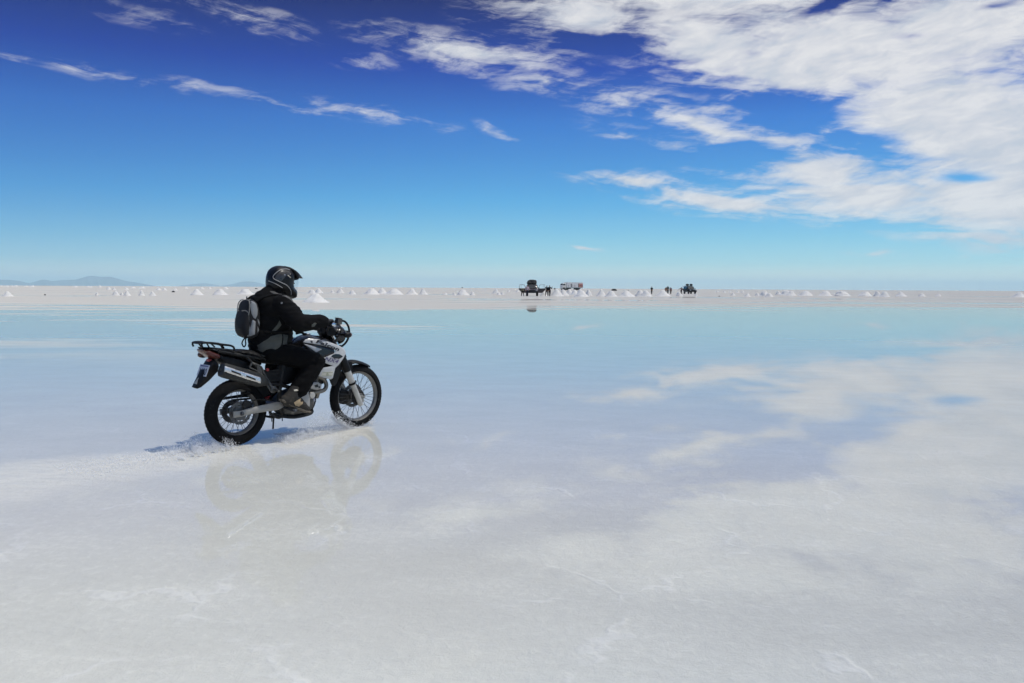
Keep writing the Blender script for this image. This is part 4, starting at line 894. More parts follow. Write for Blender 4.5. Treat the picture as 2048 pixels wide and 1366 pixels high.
# helmet
ho=[(.350,1.592),(.358,1.640),(.378,1.688),(.410,1.720),(.455,1.738),(.510,1.740),(.565,1.732),(.61,1.712),(.640,1.680),(.652,1.640),(.650,1.600),(.640,1.575),(.637,1.548),(.650,1.522),(.672,1.503),(.684,1.480),(.683,1.445),(.670,1.418),(.635,1.412),(.57,1.425),(.50,1.435),(.43,1.452),(.375,1.490),(.352,1.540)]
ho=[(.502+(x-.502)*.965+.006,z) for x,z in ho]
s=MB(); s.inflate(ho,.118,.135,edge=.10,sp=.010,wf=lambda x,z:1.0-.22*max(0,min(1,(x-.60)/.08)))
hme=bpy.data.meshes.new('tmp'); hme.from_pydata(s.v,[],s.f); hme.update()
he=s.build('helmet',M['helm'],per,PB,angle=80)
s=MB(); pk=[(.535,1.738),(.590,1.726),(.640,1.700),(.705,1.662),(.766,1.617),(.735,1.616),(.700,1.619),(.680,1.603),(.655,1.598),(.640,1.625),(.600,1.680),(.55,1.712)]
s.inflate(pk,.100,.030,edge=.60,smooth=False,sp=.010,wf=lambda x,z:(1.0-.85*max(0,min(1,(x-.60)/.165))**1.7)*(1.0-.45*max(0,min(1,(.62-x)/.10)))); s.build('helmet_peak',M['helm'],he,PB,angle=80)
def hs_(pts,r,name,mat_,lift=.001):
    s=MB(); q_=on_surface(hme,[(p.x,p.z) for p in cr_spline([(x,0,z) for x,z in pts],False,.008)],lift); s.tube(q_,r,6); return s.build(name,M[mat_],he,PB)
hs_([(.565,1.700),(.527,1.708),(.477,1.703),(.427,1.682),(.388,1.640),(.390,1.607),(.446,1.573),(.508,1.543),(.557,1.495),(.580,1.448)],.0036,'helmet_line','stripe')
hs_([(.350,1.655),(.345,1.630),(.362,1.588),(.41,1.552),(.462,1.520)],.0030,'helmet_line','stripe')
gp=[(.425,1.665),(.47,1.690),(.52,1.692),(.555,1.680),(.545,1.650),(.50,1.640),(.47,1.61),(.445,1.585),(.405,1.600),(.400,1.630)]
decal(hme,gp,.0018,.004,sp=.010,smooth=True).build('helmet_graphic',M['helmg'],he,PB)
decal(hme,[(.503,1.656),(.560,1.662),(.552,1.655),(.520,1.651),(.556,1.622),(.545,1.621)],.003,.003,sp=.007).build('helmet_chevron',M['pale'],he,PB)
s=MB(); s.ell(on_surface(hme,[(.486,1.648)],.001)[0],(.006,.003,.005)); s.build('visor_screw',M['chrome'],he,PB)
# clear visor sheet between peak and chin bar
s=MB(); vs=[]; K=13
for i in range(9):
    t=i/8; z=1.612-.120*t; xo=.712-.022*t
    for k in range(K):
        u=-1+2*k/(K-1); vs.append((xo-.10*abs(u)**2.2,u*.098,z))
n=len(vs); vs2=[(x-.002,y_*.985,z) for x,y_,z in vs]; fs=[]
for i in range(8):
    for k in range(K-1): a=i*K+k; fs.append((a,a+1,a+K+1,a+K)); fs.append((n+a,n+a+K,n+a+K+1,n+a+1))
s.add(vs+vs2,fs); s.build('visor',M['visor'],he,PB)
bpy.data.meshes.remove(hme)
# ------------------------------------------------------------------ the rucksack
KB=Vector((.13,0,1.04))
pk_=thing('backpack','small black and light grey backpack worn on the back of the motorcycle rider','backpack',BM@Matrix.Translation(KB))
s=MB(); s.inflate([(.082,1.06),(.075,1.15),(.080,1.28),(.098,1.365),(.130,1.402),(.170,1.400),(.205,1.36),(.225,1.26),(.220,1.14),(.20,1.06),(.16,1.032),(.115,1.035)],.122,.055,edge=.45,sp=.012)
pme=bpy.data.meshes.new('tmp'); pme.from_pydata(s.v,[],s.f); pme.update(); pm=s.build('pack_body',M['packb'],pk_,KB)
s=MB(); s.inflate([(.100,1.045),(.060,1.065),(.040,1.12),(.040,1.19),(.055,1.26),(.080,1.300),(.115,1.305),(.13,1.20),(.13,1.08)],.106,.050,edge=.50,sp=.012); pk2=s.build('pack_pocket',M['packb'],pk_,KB)
decal(pme,[(.118,1.395),(.140,1.393),(.165,1.365),(.178,1.312),(.172,1.26),(.150,1.222),(.130,1.235),(.112,1.275),(.108,1.34)],.005,.006,sp=.010).build('side_panel',M['packg'],pm,KB)
decal(pme,[(.120,1.215),(.150,1.197),(.146,1.13),(.140,1.072),(.085,1.050),(.088,1.10),(.108,1.165)],.012,.006,sp=.010).build('side_panel',M['packg'],pm,KB)
decal(pme,[(.172,1.225),(.205,1.180),(.200,1.150),(.180,1.185)],.006,.006,sp=.010).build('strap_wing',M['packg'],pm,KB)
decal(pme,[(.172,1.150),(.195,1.110),(.172,1.090)],.006,.006,sp=.010).build('strap_wing',M['packg'],pm,KB)
for sd in(-1,1):
    s=MB(); s.tube([(.062,sd*.03,1.298),(.075,sd*.065,1.302),(.090,sd*.090,1.285),(.098,sd*.101,1.23),(.100,sd*.104,1.16),(.092,sd*.100,1.10),(.085,sd*.085,1.055)],.0055,6,smooth=.02); s.build('zip_piping',M['pipe_'],pk2,KB)
    s=MB(); s.tube([(.118,sd*.03,1.403),(.112,sd*.075,1.398),(.102,sd*.103,1.365),(.096,sd*.109,1.31),(.088,sd*.105,1.26)],.0050,6,smooth=.02); s.build('zip_piping',M['pipe_'],pm,KB)
    s=MB(); s.tube([(.175,sd*.09,1.385),(.25,sd*.115,1.432),(.36,sd*.125,1.450),(.47,sd*.125,1.425),(.565,sd*.135,1.32),(.585,sd*.15,1.22),(.54,sd*.19,1.12),(.40,sd*.200,1.09),(.22,sd*.16,1.095)],.012,8,smooth=.03); s.build('shoulder_strap',M['cloth'],pk_,KB)
s=MB(); s.tube([(.130,-.02,1.400),(.125,-.015,1.428),(.135,.0,1.434),(.140,.015,1.428),(.145,.02,1.402)],.005,6,smooth=.01); s.build('haul_loop',M['packb'],pk_,KB)
s=MB(); s.tube([(.115,-.01,1.045),(.085,-.012,1.02),(.068,-.012,.985),(.088,-.012,.950),(.108,-.010,.972),(.108,-.008,1.01),(.118,-.008,1.04)],.0065,6,smooth=.01); s.build('strap_loop',M['packb'],pk_,KB)
bpy.data.meshes.remove(pme)
# ------------------------------------------------------------------ water thrown up by the wheels
wm,q=new_mat('water drops'); o_=q.n('ShaderNodeOutputMaterial'); b_=q.n('ShaderNodeBsdfPrincipled'); b_.inputs['Base Color'].default_value=(.93,.94,.955,1); b_.inputs['Roughness'].default_value=.25; b_.inputs['IOR'].default_value=1.33; b_.inputs['Subsurface Weight'].default_value=0.0
q.set(o_.inputs[0],b_.outputs[0])
def drops(name,gen,n,seed):
    rnd=random.Random(seed); s=MB(); O=[(1,0,0),(-1,0,0),(0,1,0),(0,-1,0),(0,0,1),(0,0,-1)]; Fo=[(0,2,4),(2,1,4),(1,3,4),(3,0,4),(2,0,5),(1,2,5),(3,1,5),(0,3,5)]
    for _ in range(n):
        r=gen(rnd)
        if r is None: continue
        c,sz,d=r; c=Vector(c); d=Vector(d).normalized(); u=d.cross(Vector((.3,.2,1))).normalized(); v=d.cross(u); L=sz*rnd.uniform(1,2.6)
        s.add([c+d*L*a+u*sz*b+v*sz*e for a,b,e in O],Fo)
    o=s.build(name,wm,None,smooth=True,angle=180); o.matrix_world=BM; o['kind']='stuff'; return o
def gen_front(r):
    m=r.random()
    if m<.32:      # crown hugging the bottom of the tyre
        a=r.uniform(-.95,.62); R=.352+abs(r.gauss(0,.012)); x=1.434+R*math.sin(a); z=.345-R*math.cos(a)+abs(r.gauss(0,.018)); y=r.choice((-1,1))*r.uniform(.02,.075) 
        if z<.002: z=.004
        return (x,y-.01,z),r.uniform(.0013,.0036),(-.5+r.gauss(0,.4),r.gauss(0,.5),.8)
    if m<.86:      # sheet peeling off sideways and back towards the rear wheel
        t=r.random()**.8; x=1.36-1.0*t; y=-(.05+.26*t*r.random()**.7); top=.125*(1-t)+.035+.05*math.exp(-((t-.45)/.2)**2)
        z=top*1.5*r.random()**1.9+.003; return (x+r.gauss(0,.03),y+r.gauss(0,.03),z),r.uniform(.0014,.0042),(-1,-.3,.35-.6*t)
    t=r.random(); x=1.38-.8*t; y=.05+.25*t*r.random(); z=.10*(1-t)*r.random()**1.5+.003
    return (x,y,z),r.uniform(.0016,.004),(-1,.3,.3)
def gen_rear(r):
    m=r.random()
    if m<.62:
        k=r.randrange(46); rk=random.Random(k); x=-.13-.56*rk.random()**1.1; y=rk.uniform(-.22,.16)+(-.10*abs(x)); top=rk.uniform(.06,.23)*(1-.55*abs(x)/.65)
        h=r.random(); z=top*h+.003; return (x-.05*h+r.gauss(0,.006+.012*h),y+r.gauss(0,.006+.012*h),z),r.uniform(.0013,.0034)*(1.15-.5*h),(-.25+r.gauss(0,.12),r.gauss(0,.12),1)
    t=r.random()**1.3; return (-.05-1.5*t,r.gauss(-.03,.11+.1*t),.004+.05*(1-t)*r.random()**2),r.uniform(.0014,.0036),(-1,r.gauss(0,.4),.4)
drops('water_spray',gen_front,8000,11); drops('water_spray',gen_rear,8500,12)
# ------------------------------------------------------------------ far out on the flat: piles, trucks, people
PHOTO_HOR=[(-60,571.8),(0,572),(600,573),(1080,575.2),(1400,577.6),(1720,580.0),(2110,583.4)]
def my_hor(px): return 575.0+.0054*(px-1024)+1.05
def at(px,py):
    for (a,b),(c,d) in zip(PHOTO_HOR,PHOTO_HOR[1:]):
        if a<=px<=c: h=b+(d-b)*(px-a)/(c-a); break
    return ground_at(px,my_hor(px)+max(.55,py-h))
def ppm(p): return FPX/p.y
M.update(pile=pbr('heaped salt',(.72,.70,.655),.9,var=.06,vscale=3,bump=.6,bscale=14), cardark=pbr('dark maroon car paint',(.030,.012,.011),.3,coat=.4,dust=(.2,.18,.15),dust_amt=.2,dscale=3), carteal=pbr('black green car paint',(.010,.014,.015),.3,coat=.4,dust=(.1,.1,.09),dust_amt=.15,dscale=3),
 carglass=pbr('car glass',(.02,.024,.026),.05,spec=.8,var=.05), tarp=pbr('dark tarpaulin',(.022,.021,.018),.8,var=.4,vscale=4,bump=.5,bscale=8), whitet=pbr('white truck paint',(.72,.71,.67),.45,var=.1,vscale=2,dust=(.40,.36,.30),dust_amt=.3,dscale=2), canvas=pbr('grey truck canvas',(.68,.68,.67),.7,var=.12,vscale=2), redt=pbr('faded red print',(.52,.23,.19),.6,var=.2,vscale=3), dark=pbr('dark lump',(.03,.031,.028),.9,var=.5,vscale=4,bump=.5,bscale=6), lampg=pbr('headlight glass',(.5,.5,.5),.1))
def pile(px,py,wpx,hpx,label,group='salt piles drying on the flat',flat=.16,seed=0):
    p=at(px,py); k=ppm(p); R=wpx/k/2; H_=hpx/k*.95; rnd=random.Random(seed); s=MB(); n=26; rings=9; off=Vector((seed*3.1,seed*1.7,0)); vs=[]; skew=rnd.uniform(-.12,.12); el=rnd.uniform(.85,1.1)
    for i in range(rings+1):
        t=i/rings; r=R*(1-(1-flat-.03)*t**.98)+R*.04*(1-t)**6
        for a in range(n):
            th=2*math.pi*a/n; d=Vector((math.cos(th),math.sin(th)*el,0)); nz=noise.noise(d*1.6+Vector((0,0,t*2.2))+off)*.16+noise.noise(d*4.3+Vector((0,0,t*6))+off)*.10
            q=d*r*(1+nz); vs.append((q.x+skew*R*t,q.y,max(-.03,H_*t*(1+.10*noise.noise(d*1.2+off)*t)-.03)))
    fs=[(i*n+a,i*n+(a+1)%n,(i+1)*n+(a+1)%n,(i+1)*n+a) for i in range(rings) for a in range(n)]
    vs.append((skew*R,0,H_*1.04)); fs+=[(rings*n+a,rings*n+(a+1)%n,len(vs)-1) for a in range(n)]
    s.add(vs,fs); o=s.build('salt_pile',M['pile'],None,angle=180); o.location=p; o['label']=label; o['category']='salt pile'; o['group']=group
    return o
PILES=[
(16,594.3,21,10.5,'white salt pile alone at the far left edge beside a strip of blue water',.2),
(193.5,591.6,8,6.6,'small salt pile just left of the tight cluster, alone below the tall blue mountain',.25),
(232,591.2,15,9.5,'leftmost pile of the tight cluster of three below the right foot of the blue mountain',.15),
(244,591.4,8,5.6,'lowest small heap squeezed in the middle of the cluster of three piles',.3),
(254,592,15,10,'right and largest pile of the tight cluster of three left of the rider',.2),
(283,591.4,12.5,10.5,'narrow salt pile first to the right of the tight cluster of three',.2),
(305,591.6,15.5,9,'pointed lone salt pile midway between the cluster of three and the broad piles',.12),
(394,590.2,26,12.5,'first of the three broad bright piles behind the rider, nearest the dark lump',.2),
(440,589.7,31,12,'middle one of the three broad flat-topped piles behind the rider',.3),
(490,588.5,33,11,'broad flat-topped salt pile nearest behind the back of the rider',.36),
(631.5,604,53,18,'largest and nearest salt pile, just ahead of the helmet, half in shade',.22),
(624,586.2,17,8,'lumpy low salt pile above the left slope of the largest pile',.35),
(637.5,585.2,18,9.6,'bright salt pile peeping over the top of the largest nearest pile',.2),
(665,584.5,9,5,'very small salt pile between the pile over the largest one and the next bright pile',.2),
(680,585.3,16.5,9,'bright rounded salt pile ahead of the helmet, right of a very small one',.28),
(704.5,588.2,16,9.2,'narrow two-humped salt pile right of the bright rounded pile',.25),
(743,588,32,12,'wide salt pile with only its right edge lit, left end of the long overlapping row',.3),
(765,586.2,22,10.5,'salt pile half hidden behind the wide pile at the left end of the overlapping row',.2),
(788,588.3,38,12.2,'widest salt pile in the middle of the long overlapping row ahead of the rider',.25),
(823,588.2,25,12.2,'second salt pile from the right in the long overlapping row',.2),
(847,588.2,18,12.4,'right end pile of the long overlapping row ahead of the rider',.15),
(890,588,11,4.5,'flat little salt heap in the gap right of the long overlapping row',.2),
(908,589.2,8,5.4,'little salt pile touching the left foot of the lone domed pile',.3),
(925,589.6,28,11.5,'lone domed salt pile below the dark speck on the horizon',.3),
(945,589.2,11,6.6,'little salt pile touching the right foot of the lone domed pile',.25),
(991.5,586,15,9.5,'taller back pile of the jumbled trio left of the maroon off-roader',.2),
(997,588.6,11,5.5,'front pile of the jumbled trio left of the maroon off-roader',.25),
(1005,588.3,9,6,'right pile of the jumbled trio left of the maroon off-roader',.2),
(1087,590.5,15,9,'salt pile half hidden behind the two black-clad people',.2),
(1113,591.2,29,14,'salt pile just right of the two black-clad people, in front of the truck cab',.2),
(1127,590.4,22,13,'salt pile below the cab of the white truck, its right slope lit',.2),
(1139,588.6,18,11,'back salt pile under the left half of the truck bed',.2),
(1149,589,20,11,'back salt pile under the middle of the truck bed, mostly shaded',.2),
(1160,588.6,18,11.2,'back salt pile under the right half of the truck bed',.2),
(1163,592.2,30,12,'front salt pile below the truck tail with a broad lit right face',.25),
(1177,591,16,13,'salt pile overlapping the right side of the one below the truck tail',.2),
(1202,592,22,14.5,'sharp salt pile between the truck and the low dark heap',.12),
(1222,592.6,25,12.5,'salt pile directly in front of the low dark heap',.2),
(1253.5,592.6,33,12,'broad salt pile next right of the one below the low dark heap',.22),
(1280,591.6,20,12,'left one of two overlapping piles beside the person standing alone',.3),
(1292,592,26,12,'right one of two overlapping piles, at the feet of the person standing alone',.2),
(1325,592,32,12.4,'salt pile in front of the group of three people',.18),
(1358.5,592,14,9,'low salt pile in front of the person in a dark red jacket pointing left',.3),
(1392,591,9,4.5,'tiny low heap just right of the black off-roader',.3),
(1465.5,590.7,10,6,'small salt pile left of centre in the gap beyond the black off-roader',.2),
(1494,593,15,7.5,'pointed salt pile with its foot in a blue strip of water',.15),
(1514.5,591.2,12,6.4,'small salt pile at the left foot of the bright pile of the right-hand row',.2),
(1529,592,23,11,'bright salt pile at the left end of the right-hand row',.25),
(1538.5,593.2,17,7.6,'low salt pile in front of the bright pile ending the right-hand row on the left',.3),
(1556,589.3,13,7.4,'low back pile between the bright left end and the double pile of the right-hand row',.3),
(1573,590.3,28,9.6,'back pile of the double pile in the right-hand row',.3),
(1581,591.4,23,9.4,'front pile of the double pile in the right-hand row',.25),
(1610.5,591.6,30,10,'grey-sided salt pile right of the double pile in the right-hand row',.28),
(1650,591.7,29,9.8,'rounded salt pile in the middle of the right-hand row',.25),
(1684,592,32,9.6,'broad flat-topped pile with a brighter right rim in the right-hand row',.4),
(1729,592.6,28,9.3,'salt pile standing clear between the flat-topped one and the last pair on the right',.28),
(1755,593,18,10.6,'back pile of the last overlapping pair on the right',.18),
(1769,594,22,10.5,'front pile of the last overlapping pair on the right',.25),
(1802,593.4,22,9.2,'pointed lone salt pile standing in blue water right of the last pair',.14),
(1843.5,593.6,16,6,'smaller rounded lone salt pile in blue water near the right side',.3),
(1876,593.4,14,5,'lowest salt heap trailing off at the right before the bare stretch',.3),
(2037,596,28,10.5,'salt pile cut by the right edge of the photo',.22),
]
for i,(px,py,w_,h_,lb,fl) in enumerate(PILES): pile(px,py,w_,h_,lb,flat=fl,seed=i+1)
for i,(px,py,w_,h_) in enumerate(((3,574.6,7,2.4),(14,574.8,9,2.6),(24,574.6,6,2.4),(32,574.4,8,2.6),(52,574.8,7,2.4),(63,574.9,10,2.4),(66,574.6,6,3),(151,575.6,11,3),(176,575.2,7,2.8),(182,575.5,6,2.2),(199,575.4,9,3.8),(217,579.6,11,4.4),(228,580.2,8,5),(253,579.6,10,4.2),(266,577,12,3),(284,577.2,12,3.4))):
    pile(px,py,w_,h_,'tiny far salt heap in the scattered line under the blue mountain','far salt heaps under the mountain',.3,100+i)
for i,(px,py,w_,h_) in enumerate(((317,580.4,11,4.4),(329,581.4,11,5),(350,581,12,4.6),(372,577.2,10,3),(404,578.2,11,4),(419,577.6,8,4),(451,578.2,12,4))):
    pile(px,py,w_,h_,'tiny far salt heap beyond the broad piles left of the rider','far salt heaps left of the rider',.3,130+i)
for i,(px,py,w_,h_) in enumerate(((1017,582.3,7,3.2),(1035,582.5,8,3.6))):
    pile(px,py,w_,h_,'tiny salt heap between the jumbled trio and the maroon off-roader','heaps beside the maroon off-roader',.3,140+i)
for i,(px,py,w_,h_) in enumerate(((1434,584.2,7,3.2),(1448,584.3,7,3),(1460,584.5,7,2.8),(1475,584.8,8,4),(1485,584.8,8,3.6))):
    pile(px,py,w_,h_,'tiny pale salt heap in the back row right of the black off-roader','back row right of the black off-roader',.3,150+i)
# dark lumps
def lump(name,px,py,wpx,hpx,label,cat,seed,el=1.0):
    p=at(px,py); k=ppm(p); s=MB(); rx,rz=wpx/k/2,hpx/k; vs=[]; n=18; off=Vector((seed*2.3,0,1))
    for i in range(9):
        th=math.pi*i/16
        for a in range(n):
            ph=2*math.pi*a/n; d=Vector((math.sin(th)*math.cos(ph),math.sin(th)*math.sin(ph),math.cos(th))); m_=1+.35*noise.noise(d*1.7+off)+.15*noise.noise(d*4+off); vs.append((d.x*rx*m_,d.y*rx*el*m_,d.z*rz*m_))
    s.add(vs,[(i*n+a,(i+1)*n+a,(i+1)*n+(a+1)%n,i*n+(a+1)%n) for i in range(8) for a in range(n)]); o=s.build(name,M['dark'],None,angle=60); o.location=p; o['label']=label; o['category']=cat; return o
lump('rock',346.5,584.6,6,2.6,'dark lump lying on the salt left of the three broad piles','rock',1)
lump('rock',90,591.8,3,2.4,'small grey lump in the wet strip near the far left pile','rock',2)
lump('rock',512.5,577.4,5,1.6,'thin dark lump near the horizon close behind the rider\'s neck','rock',3)
lump('rock',924.5,574.0,2.2,2.0,'dark speck on the horizon above the lone domed pile','rock',4)
lump('rock',1109.5,577.6,3.6,2.6,'dark lump between the two black-clad people and the white truck','rock',5)
lump('rock',1256.5,581.3,2.2,1.5,'dark speck above the broad pile right of the low dark heap','rock',6)
lump('rock',1438.5,592.6,3.2,1.4,'dark lump at the edge of a blue strip of water right of the black off-roader','rock',7)
# the low dark heap: a stack of filled sacks
p=at(1228,580.7); k=ppm(p); s=MB(); rnd=random.Random(4)
for lv,(n_,z) in enumerate(((6,.2),(5,.52),(3,.80))):
    for i in range(n_):
        for dy in(-.45,.35): s.ell(((i-(n_-1)/2)*.62+rnd.uniform(-.08,.08),dy+rnd.uniform(-.1,.1),z),(.40,.50,.21),Matrix.Rotation(rnd.uniform(-.3,.3),3,'Z'),10,6)
me=remesh(s,.06,2,'dark_heap'); o=mesh_obj('dark_heap',me,M['dark']); o.location=p; sc=12.5/k/4.0; o.scale=(sc,sc,3.9/k/1.0); o['label']='low long dark heap on the salt between the truck and the person standing alone'; o['category']='heap'
# ---- vehicles
def car(px,py,scale,yaw,paint,label,open_doors,bags):
    p=at(px,py); Mx=Matrix.Translation(p)@Matrix.Rotation(yaw,4,'Z')@Matrix.Scale(scale,4); c=thing('off_road_car',label,'car',Mx)
    low=[(-2.25,.55),(-2.28,1.05),(-2.20,1.12),(.85,1.14),(2.05,1.02),(2.28,.90),(2.30,.55),(2.05,.48),(1.86,.50),(1.80,.78),(1.62,.93),(1.36,.96),(1.10,.93),(.92,.78),(.86,.46),(-.90,.46),(-.96,.78),(-1.14,.93),(-1.40,.96),(-1.66,.93),(-1.84,.78),(-1.90,.50)]
    s=MB(); s.inflate(low,.90,.16,edge=.82,smooth=False,sp=.12); cab=[(-2.18,1.10),(-2.10,1.72),(-1.95,1.80),(.10,1.82),(.32,1.76),(.90,1.10)]
    s.inflate(cab,.86,.22,edge=.80,smooth=False,sp=.12,wf=lambda x,z:1-.16*max(0,(z-1.1)/.7)); s.inflate([(-1.9,.5),(1.9,.5),(1.9,.9),(-1.9,.9)],.72,.05,edge=.9,smooth=False,sp=.3); bd=s.build('body',M[paint],c)
    def quad(name,pts,parent,mat_): s=MB(); a=[Vector(v) for v in pts]; nr=(a[1]-a[0]).cross(a[2]-a[0]).normalized()*.012; s.add([v+nr for v in a]+[v-nr for v in a],[(0,1,2,3),(7,6,5,4),(0,4,5,1),(1,5,6,2),(2,6,7,3),(3,7,4,0)]); return s.build(name,M[mat_],parent,smooth=False)
    quad('windscreen',[(.865,-.66,1.16),(.865,.66,1.16),(.372,.57,1.745),(.372,-.57,1.745)],c,'carglass')
    quad('rear_window',[(-2.185,.6,1.20),(-2.185,-.6,1.20),(-2.125,-.52,1.68),(-2.125,.52,1.68)],c,'carglass')
    for sd in(-1,1):
        for x0,x1,x2,x3 in((-.55,.62,.22,-.55),(-1.30,-.62,-.62,-1.30),(-2.0,-1.38,-1.38,-1.95)): quad('side_window',[(x0,sd*.868,1.20),(x1,sd*.868,1.20),(x2,sd*.775,1.70),(x3,sd*.775,1.70)],c,'carglass')
    for x in(1.36,-1.40):
        for sd in(-1,1):
            s=MB(); s.lathe([(.22,-.11),(.36,-.12),(.395,-.09),(.40,0),(.395,.09),(.36,.12),(.22,.11)],(x,sd*.78,.40),seg=32); w_=s.build('wheel',M['tyre'],c); s=MB(); s.lathe([(.23,-.08),(.23,.08),(.05,.10),(.05,-.10)],(x,sd*.80,.40),seg=20); s.build('rim',M['alu'],w_)
    s=MB(); s.box((2.33,0,.62),(.14,1.70,.20)); s.build('bumper',M['blackp'],c,bevel=.03); s=MB(); s.box((2.275,0,.86),(.06,.95,.16)); 
    s.build('grille',M['darkeng'],c,bevel=.02)
    for sd in(-1,1): s=MB(); s.lathe([(.10,0),(.10,.03),(.05,.05),(.0,.052)],(2.27,sd*.64,.86),axis=(1,0,0),seg=20,closed=False); s.build('headlight',M['lampg'],c); s=MB(); s.box((.72,sd*1.0,1.24),(.10,.18,.14)); s.tube([(.72,sd*.86,1.18),(.72,sd*.98,1.22)],.02,6); s.build('wing_mirror',M['blackp'],c,bevel=.02)
    s=MB()
    for sd in(-1,1): s.tube([(-1.9,sd*.62,1.90),(.05,sd*.62,1.92)],.025,6); [s.tube([(x,sd*.62,1.80),(x,sd*.62,1.91)],.02,6) for x in(-1.8,-.9,0)]
    for x in(-1.9,-1.4,-.9,-.4,.05): s.tube([(x,-.62,1.90),(x,.62,1.90)],.02,6)
    s.build('roof_rack',M['blackp'],c)
    for sd,x0,ang in open_doors:
        T=Matrix.Translation((x0,sd*.90,0))@Matrix.Rotation(sd*-R_(ang),4,'Z'); s=MB()
        s.inflate([(0,.48),(0,1.16),(-1.12,1.16),(-1.18,1.02),(-.66,.48)],.04,.03,edge=.8,smooth=False,sp=.1,y0=0); s.xf(lambda v:T@v); d_=s.build('door',M[paint],c)
        s=MB(); s.tube([(-.02,0,1.15),(-.32,0,1.72),(-.98,0,1.74),(-1.10,0,1.15)],.028,8); s.tube([(-.80,0,1.15),(-.80,0,1.74)],.015,6); s.xf(lambda v:T@v); s.build('door_window_frame',M['blackp'],d_)
    if bags=='tarp':
        s=MB(); s.ell((-.75,0,2.02),(1.05,.74,.30)); s.ell((-.3,.10,2.20),(.6,.62,.28)); s.ell((-1.2,-.2,2.22),(.5,.5,.26)); s.ell((.05,-.35,1.98),(.35,.46,.22)); s.ell((-.1,.18,2.32),(.35,.42,.18)); s.ell((.12,.25,1.97),(.3,.4,.2)); me=remesh(s,.05,2,'luggage',folds(.05,3,.03,6,(1,2,3))); bg_=mesh_obj('luggage_load',me,M['tarp']); bg_.matrix_world=Mx; bg_['label']='big lumpy load of dark luggage on the roof of the maroon off-roader'; bg_['category']='luggage'
    elif bags=='two':
        for sd in(-1,1): s=MB(); s.ell((-.6,sd*.46,2.10),(.75,.24,.23)); s.ell((-.1,sd*.44,2.08),(.3,.22,.24)); me=remesh(s,.04,2,'luggage',folds(.03,4,.02,8,(3,2,sd))); b2=mesh_obj('luggage_roll',me,M['tarp']); b2.matrix_world=Mx; b2['label']='dark luggage roll on the black off-roader roof, %s'%('on the side nearer the pointing person' if sd<0 else 'on the side away from the pointing person'); b2['category']='luggage'; b2['group']='luggage rolls on the black off-roader'
    return c
car(1064,590.8,1.20,R_(-90),'cardark','maroon off-road car facing us with doors swung open and luggage heaped on its roof',[(-1,.80,82),(1,.80,82)],'tarp')
car(1379.5,587.3,1.22,R_(-83),'carteal','black off-road car with two luggage rolls on its roof and one door open',[(-1,.80,75)],'two')
# ---- white truck, side on
p=at(1143,579.4); k=ppm(p); TS=46/k/11.0
tk=thing('truck','white cargo truck with lettering and a red panel on its side, cab pointing left','truck',Matrix.Translation(p)@Matrix.Rotation(R_(203),4,'Z')@Matrix.Scale(TS,4))
s=MB(); s.inflate([(3.55,.75),(3.55,3.25),(3.75,3.35),(5.05,3.20),(5.35,2.35),(5.60,2.10),(5.60,.80),(5.35,.70),(5.15,.70),(5.05,1.10),(4.75,1.30),(4.35,1.30),(4.05,1.10),(3.95,.75)],1.22,.15,edge=.85,smooth=False,sp=.2); cb=s.build('cab',M['whitet'],tk)
s=MB(); s.add([(5.375,-1.05,2.42),(5.375,1.05,2.42),(5.09,1.0,3.10),(5.09,-1.0,3.10),(5.355,-1.05,2.42),(5.355,1.05,2.42),(5.07,1.0,3.10),(5.07,-1.0,3.10)],[(0,1,2,3),(7,6,5,4),(0,4,5,1),(1,5,6,2),(2,6,7,3),(3,7,4,0)]); s.build('windscreen',M['carglass'],cb,smooth=False)
for sd in(-1,1): s=MB(); s.inflate([(3.95,2.30),(5.10,2.30),(4.90,2.98),(3.95,3.0)],.015,.01,edge=.5,y0=sd*1.225,smooth=False,sp=.2); s.build('cab_window',M['carglass'],cb); s=MB(); s.box((5.15,sd*1.42,2.55),(.10,.22,.45)); s.tube([(5.1,sd*1.2,2.8),(5.15,sd*1.42,2.75)],.03,6); s.build('wing_mirror',M['blackp'],cb)
s=MB(); s.box((-1.05,0,2.45),(8.9,2.44,2.25)); bx=s.build('cargo_body',M['canvas'],tk,bevel=.05)
s=MB(); s.box((-1.05,0,3.66),(8.96,2.5,.14)); s.build('roof_rail',M['whitet'],bx,bevel=.03)
s=MB(); s.box((0,0,1.12),(10.2,.9,.26)); s.box((-1.0,1.15,1.18),(8.9,.10,.18)); s.box((-1.0,-1.15,1.18),(8.9,.10,.18)); s.box((1.6,.95,.85),(1.2,.5,.5)); s.build('chassis',M['darkeng'],tk)
for x in(4.55,2.6,-2.2,-3.5):
    for sd in(-1,1): s=MB(); s.lathe([(.28,-.16),(.50,-.17),(.54,-.12),(.54,.12),(.50,.17),(.28,.16)],(x,sd*1.03,.54),seg=28); w_=s.build('wheel',M['tyre'],tk); s=MB(); s.lathe([(.30,-.10),(.30,.10),(.06,.14),(.06,-.14)],(x,sd*1.05,.54),seg=16); s.build('rim',M['steel'],w_)
SIDE=1  # the side turned towards us
def side_box(name,x,z,w_,h_,mat_,lift=.012): s=MB(); s.box((x,SIDE*(1.22+lift),z),(w_,.02,h_)); return s.build(name,M[mat_],bx,smooth=False)
side_box('red_panel',-4.35,2.30,2.1,1.75,'redt'); side_box('post',-3.12,2.3,.35,1.8,'frame'); side_box('post',3.30,2.45,.08,2.2,'frame')
def side_text(body,x,z,size,mat_,bold=.02): 
    V,F=text_mesh(body,size,bold); mx_=max(v.x for v in V); s=MB(); s.add([(x-v.x,SIDE*1.258,z+v.y) for v in V],F); s.build('lettering',M[mat_],bx,smooth=False)
